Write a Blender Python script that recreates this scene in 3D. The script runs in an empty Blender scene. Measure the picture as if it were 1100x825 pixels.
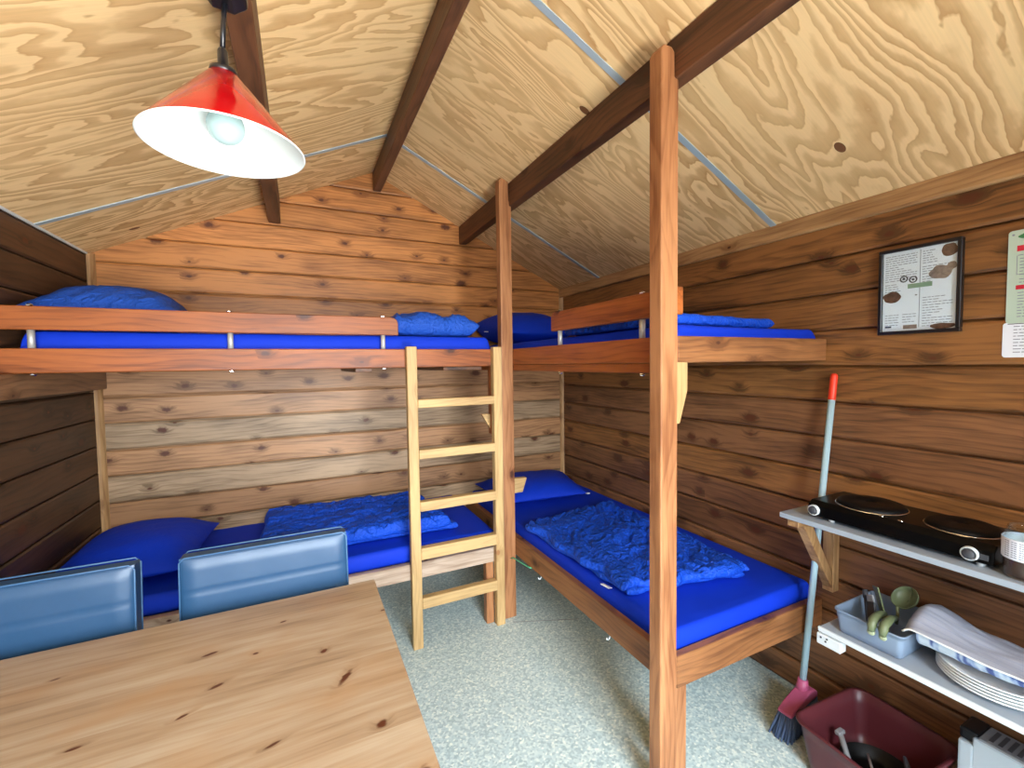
import bpy, bmesh, math, random
from mathutils import Vector, Matrix, noise
C = bpy.context.scene.collection
PI = math.pi
# ------------------------------------------------------------------ dimensions
RX, LX, BY, FY = 1.8615, -0.943, 2.955, -0.95       # right, left, back, front wall faces
RIDGE_X, RIDGE_Z, SLOPE, SLOPE_R = 0.459, 2.627, 0.458, 0.473
def roof(x): return RIDGE_Z - (SLOPE_R if x > RIDGE_X else SLOPE) * abs(x - RIDGE_X)

# ------------------------------------------------------------------ materials
def lin(c):
    c /= 255.0
    return c / 12.92 if c <= .04045 else ((c + .055) / 1.055) ** 2.4
def rgb(r, g, b): return (lin(r), lin(g), lin(b), 1)
class NT:
    def __init__(s, name):
        s.m = bpy.data.materials.new(name); s.m.use_nodes = True
        s.t = s.m.node_tree; s.t.nodes.clear()
        s.out = s.t.nodes.new('ShaderNodeOutputMaterial')
        s.b = s.t.nodes.new('ShaderNodeBsdfPrincipled')
        s.t.links.new(s.b.outputs[0], s.out.inputs[0])
    def n(s, typ, **kw):
        nd = s.t.nodes.new(typ)
        for k, v in kw.items(): setattr(nd, k, v)
        return nd
    def put(s, v, sock):
        if isinstance(v, bpy.types.NodeSocket): s.t.links.new(v, sock)
        else: sock.default_value = v
    def math(s, op, a, b=0.0, c=0.0, clamp=False):
        nd = s.n('ShaderNodeMath', operation=op); nd.use_clamp = clamp
        s.put(a, nd.inputs[0]); s.put(b, nd.inputs[1]); s.put(c, nd.inputs[2])
        return nd.outputs[0]
    def comb(s, x, y, z):
        nd = s.n('ShaderNodeCombineXYZ')
        for i, v in enumerate((x, y, z)): s.put(v, nd.inputs[i])
        return nd.outputs[0]
    def coords(s):
        tc = s.n('ShaderNodeTexCoord'); sp = s.n('ShaderNodeSeparateXYZ')
        s.t.links.new(tc.outputs['Object'], sp.inputs[0])
        return sp.outputs[0], sp.outputs[1], sp.outputs[2]
    def noise(s, vec, scale=1, detail=2, rough=.5, dist=0):
        nd = s.n('ShaderNodeTexNoise'); s.put(vec, nd.inputs['Vector'])
        nd.inputs['Scale'].default_value = scale; nd.inputs['Detail'].default_value = detail
        nd.inputs['Roughness'].default_value = rough; nd.inputs['Distortion'].default_value = dist
        return nd.outputs['Fac']
    def ramp(s, fac, stops, interp='LINEAR'):
        nd = s.n('ShaderNodeValToRGB'); s.put(fac, nd.inputs[0]); e = nd.color_ramp.elements
        nd.color_ramp.interpolation = interp
        while len(e) < len(stops): e.new(.5)
        for i, (p, c) in enumerate(stops): e[i].position = p; e[i].color = c
        return nd.outputs[0]
    def mix(s, fac, a, b, mode='MIX'):
        nd = s.n('ShaderNodeMix', data_type='RGBA', blend_type=mode)
        s.put(fac, nd.inputs[0]); s.put(a, nd.inputs[6]); s.put(b, nd.inputs[7])
        return nd.outputs[2]
    def scale(s, col, f):
        nd = s.n('ShaderNodeVectorMath', operation='SCALE'); s.put(col[:3] if isinstance(col, tuple) else col, nd.inputs[0]); s.put(f, nd.inputs['Scale'])
        return nd.outputs[0]
    def bump(s, h, strength=.2, dist=.002):
        nd = s.n('ShaderNodeBump'); nd.inputs['Strength'].default_value = strength; nd.inputs['Distance'].default_value = dist
        s.put(h, nd.inputs['Height']); s.t.links.new(nd.outputs[0], s.b.inputs['Normal'])
    def done(s, col, rough=.5, **kw):
        s.put(col, s.b.inputs['Base Color']); s.put(rough, s.b.inputs['Roughness'])
        for k, v in kw.items(): s.b.inputs[k.replace('_', ' ')].default_value = v
        return s.m
_cache = {}
def wood(name, dark, light, axis='X', knot=(70, 35, 20), knots=.35, pitch=None, z0=0, rough=.45, var=.14, vs=1.0, kscale=1.0, spec=.4, ringamt=.09):
    key = (name, axis)
    if key in _cache: return _cache[key]
    q = NT(name + '_along_' + axis.lower()); X, Y, Z = q.coords()
    u, v, w = {'X': (X, Z, Y), 'Y': (Y, Z, X), 'Z': (Z, X, Y), 'T': (X, Y, Z)}[axis]
    if pitch:
        src = Y if axis == 'T' else Z
        idx = q.math('FLOOR', q.math('DIVIDE', q.math('SUBTRACT', src, z0), pitch))
        wn = q.n('ShaderNodeTexWhiteNoise', noise_dimensions='1D'); q.put(idx, wn.inputs['W']); rnd = wn.outputs['Value']
    else:
        oi = q.n('ShaderNodeObjectInfo'); rnd = oi.outputs['Random']
    u = q.math('MULTIPLY_ADD', rnd, 17.0, u)
    vo = q.n('ShaderNodeTexVoronoi', voronoi_dimensions='2D'); vo.inputs['Randomness'].default_value = 1
    q.put(q.comb(q.math('MULTIPLY', u, 4.6 * kscale), q.math('MULTIPLY', q.math('ADD', v, q.math('MULTIPLY', w, .73)), 8.0 * kscale), 0), vo.inputs['Vector'])
    vo.inputs['Scale'].default_value = 1
    d = vo.outputs['Distance']
    cs = q.n('ShaderNodeSeparateColor'); q.t.links.new(vo.outputs['Color'], cs.inputs[0])
    gate = q.math('LESS_THAN', cs.outputs[0], knots)
    size = q.math('MULTIPLY_ADD', q.math('POWER', cs.outputs[1], 2), .13, .045)
    kd = q.math('DIVIDE', d, size)
    wob = q.noise(q.comb(q.math('MULTIPLY', u, 60), q.math('MULTIPLY', v, 60), w), 1, 2)
    kd2 = q.math('ADD', kd, q.math('MULTIPLY', q.math('SUBTRACT', wob, .5), .9))
    mr = q.n('ShaderNodeMapRange', interpolation_type='SMOOTHSTEP'); q.put(kd2, mr.inputs[0])
    mr.inputs[1].default_value = .45; mr.inputs[2].default_value = 1.15; mr.inputs[3].default_value = 1; mr.inputs[4].default_value = 0
    km = q.math('MULTIPLY', mr.outputs[0], gate)
    mr2 = q.n('ShaderNodeMapRange', interpolation_type='SMOOTHSTEP'); q.put(q.math('ADD', d, q.math('MULTIPLY', q.math('SUBTRACT', wob, .5), .08)), mr2.inputs[0])
    mr2.inputs[1].default_value = .03; mr2.inputs[2].default_value = .30; mr2.inputs[3].default_value = 1; mr2.inputs[4].default_value = 0
    halo = q.math('MULTIPLY', mr2.outputs[0], gate)
    vv = q.math('MULTIPLY_ADD', halo, .02, v)
    warp = q.noise(q.comb(q.math('MULTIPLY', u, 1.3), q.math('MULTIPLY', v, 3.5), q.math('MULTIPLY', w, 3.5)), 1, 2, .45)
    ph = q.math('ADD', q.math('MULTIPLY', vv, 42 * vs), q.math('MULTIPLY', warp, 9.0))
    fr = q.math('FRACT', q.math('ADD', ph, q.math('MULTIPLY', w, 20)))
    ring = q.ramp(fr, [(0, (.1, .1, .1, 1)), (.45, (.25, .25, .25, 1)), (.85, (1, 1, 1, 1)), (1, (.1, .1, .1, 1))])
    g1 = q.noise(q.comb(q.math('MULTIPLY', u, 2.2), q.math('MULTIPLY', vv, 26 * vs), q.math('MULTIPLY', w, 26 * vs)), 1, 3, .6, .6)
    g2 = q.noise(q.comb(q.math('MULTIPLY', u, 7), q.math('MULTIPLY', vv, 190 * vs), q.math('MULTIPLY', w, 190 * vs)), 1, 2, .5, .3)
    g3 = q.noise(q.comb(q.math('MULTIPLY', u, 2.4), q.math('MULTIPLY', v, 9), q.math('MULTIPLY', w, 9)), 1, 3, .6)
    g = q.math('ADD', q.math('MULTIPLY', g1, .36), q.math('ADD', q.math('MULTIPLY', g2, .20), q.math('MULTIPLY', g3, .44)))
    g = q.math('SUBTRACT', g, q.math('MULTIPLY_ADD', halo, .16, q.math('MULTIPLY', ring, ringamt)))
    col = q.ramp(g, [(.33, rgb(*dark)), (.53, rgb(*light))])
    col = q.scale(col, q.math('MULTIPLY_ADD', rnd, 2 * var, 1 - var))
    col = q.mix(km, col, rgb(*knot))
    q.bump(q.math('ADD', g1, q.math('MULTIPLY', g2, .5)), .12, .002)
    _cache[key] = q.done(col, q.math('MULTIPLY_ADD', g2, .2, rough - .1), Specular_IOR_Level=spec)
    return _cache[key]
def plywood():
    q = NT('rotary_plywood'); X, Y, Z = q.coords()
    side = q.math('GREATER_THAN', X, RIDGE_X)
    pan = q.math('FLOOR', q.math('DIVIDE', q.math('SUBTRACT', Y, .01), 1.22))
    off = q.math('ADD', q.math('MULTIPLY', pan, 3.7), q.math('MULTIPLY', side, 9.3))
    u = q.math('ADD', X, off)
    n1 = q.noise(q.comb(q.math('MULTIPLY', u, .8), q.math('MULTIPLY', Y, 3.4), off), 1, 3, .5, .5)
    n2 = q.noise(q.comb(q.math('MULTIPLY', u, 7), q.math('MULTIPLY', Y, 16), 0), 1, 3, .6)
    ph = q.math('ADD', q.math('MULTIPLY', n1, 19.0), q.math('ADD', q.math('MULTIPLY', Y, 8.0), q.math('MULTIPLY', n2, 1.1)))
    fr = q.math('FRACT', ph)
    band = q.ramp(fr, [(0, (0, 0, 0, 1)), (.30, (.05, .05, .05, 1)), (.52, (.62, .62, .62, 1)), (.80, (.8, .8, .8, 1)), (.92, (1, 1, 1, 1)), (.985, (0, 0, 0, 1))])
    fine = q.noise(q.comb(q.math('MULTIPLY', u, 5), q.math('MULTIPLY', Y, 170), 0), 1, 2)
    amp = q.noise(q.comb(q.math('MULTIPLY', u, 1.1), q.math('MULTIPLY', Y, 2.2), 5), 1, 2)
    f = q.math('MULTIPLY', band, q.math('MULTIPLY_ADD', amp, 1.1, .35, clamp=True))
    col = q.mix(f, rgb(244, 209, 154), rgb(190, 143, 90))
    col = q.scale(col, q.math('MULTIPLY_ADD', fine, .22, .89))
    blot = q.noise(q.comb(q.math('MULTIPLY', u, .8), q.math('MULTIPLY', Y, 1.3), 2), 1, 3)
    col = q.mix(q.math('MULTIPLY_ADD', blot, 1.2, -.35, clamp=True), col, rgb(214, 180, 130))
    vo = q.n('ShaderNodeTexVoronoi', voronoi_dimensions='2D'); q.put(q.comb(q.math('MULTIPLY', u, 1.5), q.math('MULTIPLY', Y, 2.4), 0), vo.inputs['Vector'])
    vo.inputs['Scale'].default_value = 1
    cs = q.n('ShaderNodeSeparateColor'); q.t.links.new(vo.outputs['Color'], cs.inputs[0])
    kn = q.math('MULTIPLY', q.math('LESS_THAN', vo.outputs['Distance'], .033), q.math('LESS_THAN', cs.outputs[0], .38))
    col = q.mix(kn, col, rgb(120, 80, 50))
    return q.done(col, .6, Specular_IOR_Level=.25)
def plain(name, c, rough=.5, nz=.06, sc=30, **kw):
    q = NT(name); X, Y, Z = q.coords()
    f = q.noise(q.comb(X, Y, Z), sc, 3)
    col = q.scale(rgb(*c), q.math('MULTIPLY_ADD', f, 2 * nz, 1 - nz))
    return q.done(col, rough, **kw)
def fabric(name, c, rough=.85, weave=500, sheen=0, fold=0):
    q = NT(name); X, Y, Z = q.coords(); v = q.comb(X, Y, Z)
    f = q.noise(v, 6, 3); w = q.noise(v, weave, 1)
    col = q.scale(rgb(*c), q.math('MULTIPLY_ADD', f, .2, .9))
    if fold:
        wp = q.noise(v, 7, 2); sc = q.n('ShaderNodeVectorMath', operation='ADD'); q.put(v, sc.inputs[0]); q.put(q.comb(q.math('MULTIPLY', wp, .10), q.math('MULTIPLY', wp, .07), 0), sc.inputs[1])
        r1 = q.noise(sc.outputs[0], 26, 2, .5); r2 = q.noise(sc.outputs[0], 55, 1)
        rr = q.math('ADD', q.math('ABSOLUTE', q.math('SUBTRACT', r1, .5)), q.math('MULTIPLY', q.math('ABSOLUTE', q.math('SUBTRACT', r2, .5)), .4))
        q.bump(rr, fold, .03)
    else: q.bump(w, .12, .0006)
    return q.done(col, rough, Sheen_Weight=sheen, Specular_IOR_Level=.25)
def vinyl_floor():
    q = NT('speckled_vinyl'); X, Y, Z = q.coords(); v = q.comb(X, Y, 0)
    vo = q.n('ShaderNodeTexVoronoi', voronoi_dimensions='2D'); q.put(v, vo.inputs['Vector']); vo.inputs['Scale'].default_value = 130
    cs = q.n('ShaderNodeSeparateColor'); q.t.links.new(vo.outputs['Color'], cs.inputs[0])
    fl = q.ramp(cs.outputs[0], [(0, rgb(158, 182, 186)), (.30, rgb(184, 206, 208)), (.55, rgb(200, 217, 216)), (.78, rgb(220, 232, 227)), (.93, rgb(240, 246, 236))], 'CONSTANT')
    n = q.noise(v, 60, 3); col = q.mix(.3, fl, q.ramp(n, [(.35, rgb(172, 195, 198)), (.65, rgb(224, 238, 235))]))
    big = q.noise(v, 2.2, 3)
    col = q.scale(col, q.math('MULTIPLY_ADD', big, .16, .92))
    return q.done(col, q.math('MULTIPLY_ADD', n, .15, .36), Specular_IOR_Level=.35)
def table_mat():
    q = NT('knotty_table_pine'); X, Y, Z = q.coords(); Yw = q.math('ADD', Y, 0)
    idx = q.math('FLOOR', q.math('DIVIDE', Y, .112))
    wn = q.n('ShaderNodeTexWhiteNoise', noise_dimensions='1D'); q.put(idx, wn.inputs['W']); rnd = wn.outputs['Value']
    u = q.math('MULTIPLY_ADD', rnd, 13.0, X)
    km = 0.0; halo = 0.0; wob = q.noise(q.comb(q.math('MULTIPLY', X, 40), q.math('MULTIPLY', Y, 90), 0), 1, 3)
    for kx, ky, rx, ry, ang in TABLE_KNOTS:
        dx = q.math('SUBTRACT', X, kx); dy = q.math('SUBTRACT', Y, ky); ca, sa = math.cos(ang), math.sin(ang)
        a = q.math('DIVIDE', q.math('ADD', q.math('MULTIPLY', dx, ca), q.math('MULTIPLY', dy, sa)), rx)
        b = q.math('DIVIDE', q.math('SUBTRACT', q.math('MULTIPLY', dy, ca), q.math('MULTIPLY', dx, sa)), ry)
        d = q.math('SQRT', q.math('ADD', q.math('MULTIPLY', a, a), q.math('MULTIPLY', b, b)))
        d = q.math('ADD', d, q.math('MULTIPLY_ADD', wob, 1.2, -.6))
        mr = q.n('ShaderNodeMapRange', interpolation_type='SMOOTHSTEP'); q.put(d, mr.inputs[0])
        for i, vv in ((1, .6), (2, 1.25), (3, 1), (4, 0)): mr.inputs[i].default_value = vv
        km = q.math('MAXIMUM', km, mr.outputs[0])
        m2 = q.n('ShaderNodeMapRange', interpolation_type='SMOOTHSTEP'); q.put(d, m2.inputs[0])
        for i, vv in ((1, .8), (2, 3.2), (3, 1), (4, 0)): m2.inputs[i].default_value = vv
        halo = q.math('MAXIMUM', halo, m2.outputs[0])
    vv = q.math('MULTIPLY_ADD', halo, .012, Y)
    g1 = q.noise(q.comb(q.math('MULTIPLY', u, 2.0), q.math('MULTIPLY', vv, 24), 0), 1, 3, .6, .6)
    g2 = q.noise(q.comb(q.math('MULTIPLY', u, 6), q.math('MULTIPLY', vv, 150), 0), 1, 2)
    g3 = q.noise(q.comb(q.math('MULTIPLY', u, 2.5), q.math('MULTIPLY', vv, 8), 3), 1, 3, .6)
    warp = q.noise(q.comb(q.math('MULTIPLY', u, 1.2), q.math('MULTIPLY', vv, 3), 0), 1, 2, .45)
    fr = q.math('FRACT', q.math('ADD', q.math('MULTIPLY', vv, 30), q.math('MULTIPLY', warp, 7)))
    ring = q.ramp(fr, [(0, (.1, .1, .1, 1)), (.5, (.3, .3, .3, 1)), (.9, (1, 1, 1, 1)), (1, (.1, .1, .1, 1))])
    g = q.math('ADD', q.math('MULTIPLY', g1, .4), q.math('ADD', q.math('MULTIPLY', g2, .2), q.math('MULTIPLY', g3, .4)))
    g = q.math('SUBTRACT', g, q.math('MULTIPLY_ADD', halo, .08, q.math('MULTIPLY', ring, .06)))
    col = q.ramp(g, [(.26, rgb(124, 100, 74)), (.44, rgb(166, 140, 110)), (.6, rgb(182, 164, 138))])
    st = q.noise(q.comb(q.math('MULTIPLY', X, 3.5), q.math('MULTIPLY', Y, 8), 9), 1, 2)
    col = q.mix(q.math('MULTIPLY_ADD', st, 3.0, -1.55, clamp=True), col, rgb(170, 130, 88))
    col = q.scale(col, q.math('MULTIPLY_ADD', rnd, .10, .90))
    col = q.mix(km, col, rgb(84, 44, 24))
    return q.done(col, q.math('MULTIPLY_ADD', g2, .15, .38), Specular_IOR_Level=.4)
TABLE_KNOTS = [(-.205, 1.177, .017, .005, .25), (-.111, 1.133, .006, .004, 0), (-.174, 1.051, .014, .0045, .45), (-.219, .986, .013, .0035, .4), (-.372, .985, .013, .0035, .1),
               (-.063, .840, .014, .0035, .3), (-.058, 1.245, .007, .003, .2), (.029, 1.071, .008, .006, .9), (.066, .960, .023, .007, .95), (.114, .802, .010, .008, .3),
               (.150, .672, .020, .010, .4), (-.484, 1.229, .010, .003, .2), (.180, 1.183, .007, .004, .2), (-.62, 1.02, .015, .005, .2), (-.75, 1.2, .012, .004, .1)]

M = {}
M['floor'] = vinyl_floor()
M['ply'] = plywood()
PITCH = .139
def wallset(pref, dark, light, axis, z0):
    return wood(pref, dark, light, axis, knots=.50, pitch=PITCH, z0=z0, knot=(88, 46, 24))
BACK_Z0 = 1.255 - 9 * PITCH
RIGHT_Z0 = 1.234 - 9 * PITCH
LEFT_Z0 = 1.284 - 9 * PITCH
M['back_warm'] = wallset('warm_wall_pine', (130, 80, 40), (194, 130, 72), 'X', BACK_Z0)
M['back_brown'] = wallset('brown_wall_pine', (118, 82, 52), (176, 130, 90), 'X', BACK_Z0)
M['back_grey'] = wallset('grey_sheen_wall_pine', (118, 94, 68), (176, 146, 114), 'X', BACK_Z0)  # less stained boards, with reflected light also put into the colour
M['right'] = wallset('right_wall_pine', (84, 54, 28), (146, 98, 54), 'Y', RIGHT_Z0)
M['right_red'] = wallset('reddish_wall_pine', (86, 56, 34), (138, 94, 60), 'Y', RIGHT_Z0)
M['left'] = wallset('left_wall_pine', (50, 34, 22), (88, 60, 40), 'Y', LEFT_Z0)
def stained(axis): return wood('stained_board', (112, 56, 21), (162, 90, 40), axis, knots=.32, rough=.45, var=.07)
def post_wood(axis): return wood('post_pine', (126, 77, 44), (174, 120, 78), axis, knots=.25, rough=.5, var=.05)
def beamw(axis): return wood('dark_beam', (66, 42, 28), (108, 70, 46), axis, knots=.3, rough=.5, var=.05)
def doorlit(axis): return wood('doorlit_pine', (144, 120, 100), (186, 164, 144), axis, knots=.35, rough=.6, var=.04)  # whitish pine for the low bed board, door light put into its colour
def brownb(axis): return wood('brown_board', (102, 63, 36), (150, 100, 60), axis, knots=.3, rough=.5, var=.05)
def pale(axis): return wood('pale_pine', (164, 130, 84), (196, 162, 110), axis, knot=(150, 100, 60), knots=.2, rough=.55, var=.05)
def trimw(axis): return wood('trim_pine', (140, 100, 62), (190, 148, 100), axis, knots=.2, rough=.5, var=.05)
M['table'] = table_mat()
M['sheet'] = fabric('blue_sheet', (2, 50, 190), .7)
M['pillow'] = fabric('blue_pillowcase', (4, 52, 190), .7, fold=.12)
M['duvet'] = fabric('blue_duvet_cloth', (18, 74, 194), .62, fold=.8)
M['duvet_up'] = fabric('faded_blue_duvet_cloth', (30, 80, 180), .62, fold=.7)
M['leather'] = plain('blue_leatherette', (39, 74, 108), .38, .05, 90)
M['piping'] = plain('pale_blue_piping', (70, 106, 142), .4)
M['red'] = plain('red_enamel', (158, 3, 10), .15, .02, Coat_Weight=.25, Specular_IOR_Level=.35)
M['white_enamel'] = plain('white_enamel', (232, 238, 236), .35, .01)
M['bulb'] = plain('frosted_glass_bulb', (176, 204, 204), .12, .01)
M['black'] = plain('black_plastic', (20, 21, 26), .3)
M['black_gloss'] = plain('black_gloss_enamel', (4, 4, 5), .3, Specular_IOR_Level=.2)
M['cast_iron'] = plain('dark_iron', (7, 7, 8), .5, .15, 200, Specular_IOR_Level=.2)
M['steel'] = plain('brushed_steel', (196, 198, 196), .45, .06, 80, Metallic=.5)
M['chrome'] = plain('chrome', (225, 226, 228), .12, .02, Metallic=1.0)
M['alu'] = plain('joint_strip_metal', (176, 194, 204), .35, .04, Metallic=.25)
M['white'] = plain('white_melamine', (214, 222, 224), .4, .02)
M['heater_white'] = plain('heater_white_enamel', (178, 190, 198), .4, .02)
M['grey_shelf'] = plain('pale_grey_melamine', (158, 168, 178), .35, .03)
M['bin_grey'] = plain('grey_blue_plastic', (128, 146, 168), .4)
M['maroon'] = plain('maroon_plastic', (86, 36, 42), .38)
M['olive'] = plain('olive_plastic', (104, 114, 80), .45)
M['pale_olive'] = plain('pale_olive_plastic', (156, 166, 132), .45)
M['dark_grey'] = plain('dark_grey_plastic', (62, 64, 70), .45)
M['mid_grey'] = plain('mid_grey_plastic', (130, 132, 136), .45)
M['pink'] = plain('pink_plastic', (176, 84, 120), .4)
M['navy'] = plain('navy_bristles', (70, 88, 120), .8, .25, 300)
M['handle_blue'] = plain('pale_blue_tube', (166, 196, 206), .3)
M['orange_red'] = plain('orange_red_plastic', (232, 60, 34), .4)
M['china'] = plain('white_china', (236, 240, 240), .15, .01)
M['paper'] = plain('printed_paper', (236, 242, 252), .35, .01)
M['mint'] = plain('mint_paper', (188, 210, 194), .4, .02)
M['ink'] = plain('grey_ink', (138, 146, 162), .6)
M['ink_dark'] = plain('dark_ink', (62, 66, 76), .6)
M['photo_brown'] = plain('brown_print', (104, 74, 60), .5, .8, 70)
M['photo_tan'] = plain('tan_print', (140, 122, 112), .5, .7, 80)
M['green_ink'] = plain('green_print', (132, 160, 136), .5)
M['leaf_green'] = plain('leaf_green_print', (58, 128, 76), .5)
M['red_ink'] = plain('red_print', (206, 34, 60), .5)
M['green_cord'] = plain('green_string', (90, 190, 140), .6)
M['tag'] = plain('white_tag', (236, 238, 240), .6)
M['coffee'] = plain('brown_grains', (70, 42, 28), .8, .4, 250)
def towel_mat():
    q = NT('striped_tea_towel'); X, Y, Z = q.coords()
    st = q.noise(q.comb(q.math('MULTIPLY', X, 8), q.math('MULTIPLY', Y, 60), 0), 1, 2)
    wv = q.noise(q.comb(X, Y, Z), 300, 2)
    f = q.math('LESS_THAN', q.math('PINGPONG', q.math('MULTIPLY', X, 1.0), .012), .0022)
    col = q.mix(q.math('MULTIPLY', f, .35), rgb(174, 178, 192), rgb(140, 152, 184))
    col = q.scale(col, q.math('MULTIPLY_ADD', wv, .2, .9))
    return q.done(col, .9)
M['towel'] = towel_mat()
def towel_under():
    q = NT('blue_patterned_tea_towel'); X, Y, Z = q.coords()
    f = q.noise(q.comb(q.math('MULTIPLY', X, 14), q.math('MULTIPLY', Y, 46), q.math('MULTIPLY', Z, 14)), 1, 1)
    f2 = q.math('SUBTRACT', 1.0, q.math('MINIMUM', q.math('MULTIPLY', q.math('ABSOLUTE', q.math('SUBTRACT', Y, -.03)), 7.0), 1.0))
    f = q.math('MULTIPLY_ADD', f2, .22, q.math('SUBTRACT', f, .10))
    col = q.ramp(f, [(.46, rgb(196, 212, 226)), (.54, rgb(150, 172, 206)), (.60, rgb(78, 96, 150)), (.75, rgb(66, 80, 136))])
    return q.done(col, .9)
M['towel_blue'] = towel_under()
def glass(name, tint=(250, 253, 253), refl=.10):
    """thin clear glass: mostly see-through with a Fresnel reflection"""
    q = NT(name); X, Y, Z = q.coords(); f = q.noise(q.comb(X, Y, Z), 40, 1)
    tr = q.n('ShaderNodeBsdfTransparent'); q.put(rgb(*tint), tr.inputs[0])
    gl = q.n('ShaderNodeBsdfGlossy'); gl.inputs['Roughness'].default_value = .03
    fr = q.n('ShaderNodeLayerWeight'); fr.inputs[0].default_value = .5
    mx = q.n('ShaderNodeMixShader'); q.put(q.math('MULTIPLY_ADD', q.math('POWER', fr.outputs['Facing'], 3.0), .6, q.math('MULTIPLY', f, refl * .4)), mx.inputs[0])
    q.t.links.new(tr.outputs[0], mx.inputs[1]); q.t.links.new(gl.outputs[0], mx.inputs[2]); q.t.links.new(mx.outputs[0], q.out.inputs[0])
    q.t.nodes.remove(q.b)
    return q.m
M['glass'] = glass('clear_glass')
M['pane'] = glass('picture_glass')

# ------------------------------------------------------------------ mesh helpers
class MB:
    """collects shapes in world coordinates and links them as one mesh object"""
    def __init__(s): s.bm = bmesh.new(); s.mi = 0
    def _merge(s, b):
        for f in b.faces: f.material_index = s.mi
        me = bpy.data.meshes.new('t'); b.to_mesh(me); b.free()
        s.bm.from_mesh(me); bpy.data.meshes.remove(me)
        return s
    def box(s, x0, x1, y0, y1, z0, z1, bev=.003, rot=None, seg=1):
        b = bmesh.new(); bmesh.ops.create_cube(b, size=1)
        c = Vector(((x0 + x1) / 2, (y0 + y1) / 2, (z0 + z1) / 2))
        for v in b.verts: v.co = Vector((v.co.x * (x1 - x0), v.co.y * (y1 - y0), v.co.z * (z1 - z0)))
        if bev: bmesh.ops.bevel(b, geom=list(b.edges), offset=bev, segments=seg, affect='EDGES', profile=.6)
        if rot is not None: bmesh.ops.transform(b, matrix=rot, verts=b.verts)
        bmesh.ops.translate(b, vec=c, verts=b.verts)
        return s._merge(b)
    def prism(s, pts, axis, a0, a1, bev=0, seg=1):
        """polygon pts (2-D) extruded along axis; for X: (y,z) for Y: (x,z) for Z: (x,y)"""
        b = bmesh.new()
        def P(p, a): return {'X': (a, p[0], p[1]), 'Y': (p[0], a, p[1]), 'Z': (p[0], p[1], a)}[axis]
        v0 = [b.verts.new(P(p, a0)) for p in pts]; v1 = [b.verts.new(P(p, a1)) for p in pts]
        n = len(pts); b.faces.new(v0); b.faces.new(v1[::-1])
        for i in range(n): b.faces.new((v0[i], v0[(i + 1) % n], v1[(i + 1) % n], v1[i])[::-1])
        bmesh.ops.recalc_face_normals(b, faces=b.faces)
        if bev: bmesh.ops.bevel(b, geom=list(b.edges), offset=bev, segments=seg, affect='EDGES', profile=.6)
        return s._merge(b)
    def tube(s, pts, r, n=14, cap=True):
        pts = [Vector(p) for p in pts]; b = bmesh.new(); rings = []
        rr = r if isinstance(r, (list, tuple)) else [r] * len(pts)
        up = None
        for i, p in enumerate(pts):
            t = (pts[min(i + 1, len(pts) - 1)] - pts[max(i - 1, 0)]).normalized()
            if up is None: up = t.orthogonal().normalized()
            a = (up - t * up.dot(t)).normalized(); c = t.cross(a); up = a
            rings.append([b.verts.new(p + rr[i] * (a * math.cos(2 * PI * k / n) + c * math.sin(2 * PI * k / n))) for k in range(n)])
        for i in range(len(rings) - 1):
            for k in range(n):
                f = b.faces.new((rings[i][k], rings[i][(k + 1) % n], rings[i + 1][(k + 1) % n], rings[i + 1][k])); f.smooth = True
        if cap: b.faces.new(rings[0][::-1]); b.faces.new(rings[-1])
        bmesh.ops.recalc_face_normals(b, faces=b.faces)
        return s._merge(b)
    def lathe(s, prof, center, n=48, smooth=True, axis=None):
        """prof list of (r,z); axis optional Matrix rotating +Z"""
        b = bmesh.new(); rings = []; c = Vector(center)
        for r, z in prof:
            if r < 1e-6: rings.append([b.verts.new((0, 0, z))])
            else: rings.append([b.verts.new((r * math.cos(2 * PI * k / n), r * math.sin(2 * PI * k / n), z)) for k in range(n)])
        for A, B in zip(rings, rings[1:]):
            for k in range(n):
                vs = [A[k % len(A)], A[(k + 1) % len(A)], B[(k + 1) % len(B)], B[k % len(B)]]
                u = []
                for v in vs:
                    if v not in u: u.append(v)
                if len(u) > 2: f = b.faces.new(u); f.smooth = smooth
        bmesh.ops.recalc_face_normals(b, faces=b.faces)
        if axis is not None: bmesh.ops.transform(b, matrix=axis, verts=b.verts)
        bmesh.ops.translate(b, vec=c, verts=b.verts)
        return s._merge(b)
    def ball(s, c, r, seg=20):
        b = bmesh.new(); bmesh.ops.create_uvsphere(b, u_segments=seg, v_segments=seg // 2, radius=1)
        rr = r if isinstance(r, (tuple, list)) else (r, r, r)
        for v in b.verts: v.co = Vector((v.co.x * rr[0], v.co.y * rr[1], v.co.z * rr[2])) + Vector(c)
        for f in b.faces: f.smooth = True
        return s._merge(b)
    def grid(s, fn, us, vs, smooth=True, closed_u=False):
        b = bmesh.new(); g = [[b.verts.new(fn(u, v)) for v in vs] for u in us]
        for i in range(len(us) - 1):
            for j in range(len(vs) - 1):
                f = b.faces.new((g[i][j], g[i + 1][j], g[i + 1][j + 1], g[i][j + 1])); f.smooth = smooth
        return s._merge(b)
    def quad(s, a, b_, c, d):
        b = bmesh.new(); b.faces.new([b.verts.new(p) for p in (a, b_, c, d)]); return s._merge(b)
    def build(s, name, mats, parent=None, kind=None):
        me = bpy.data.meshes.new(name)
        base = Vector(parent.get('_o', (0, 0, 0))) if parent else Vector((0, 0, 0))
        if parent:
            bmesh.ops.translate(s.bm, vec=-base, verts=s.bm.verts)
        s.bm.to_mesh(me); s.bm.free()
        if not isinstance(mats, (list, tuple)): mats = [mats]
        for m in mats: me.materials.append(m)
        o = bpy.data.objects.new(name, me); C.objects.link(o)
        if parent: o.parent = parent; o['_o'] = list(base)
        else: o['_o'] = [0, 0, 0]
        if kind: o['kind'] = kind
        return o
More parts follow.
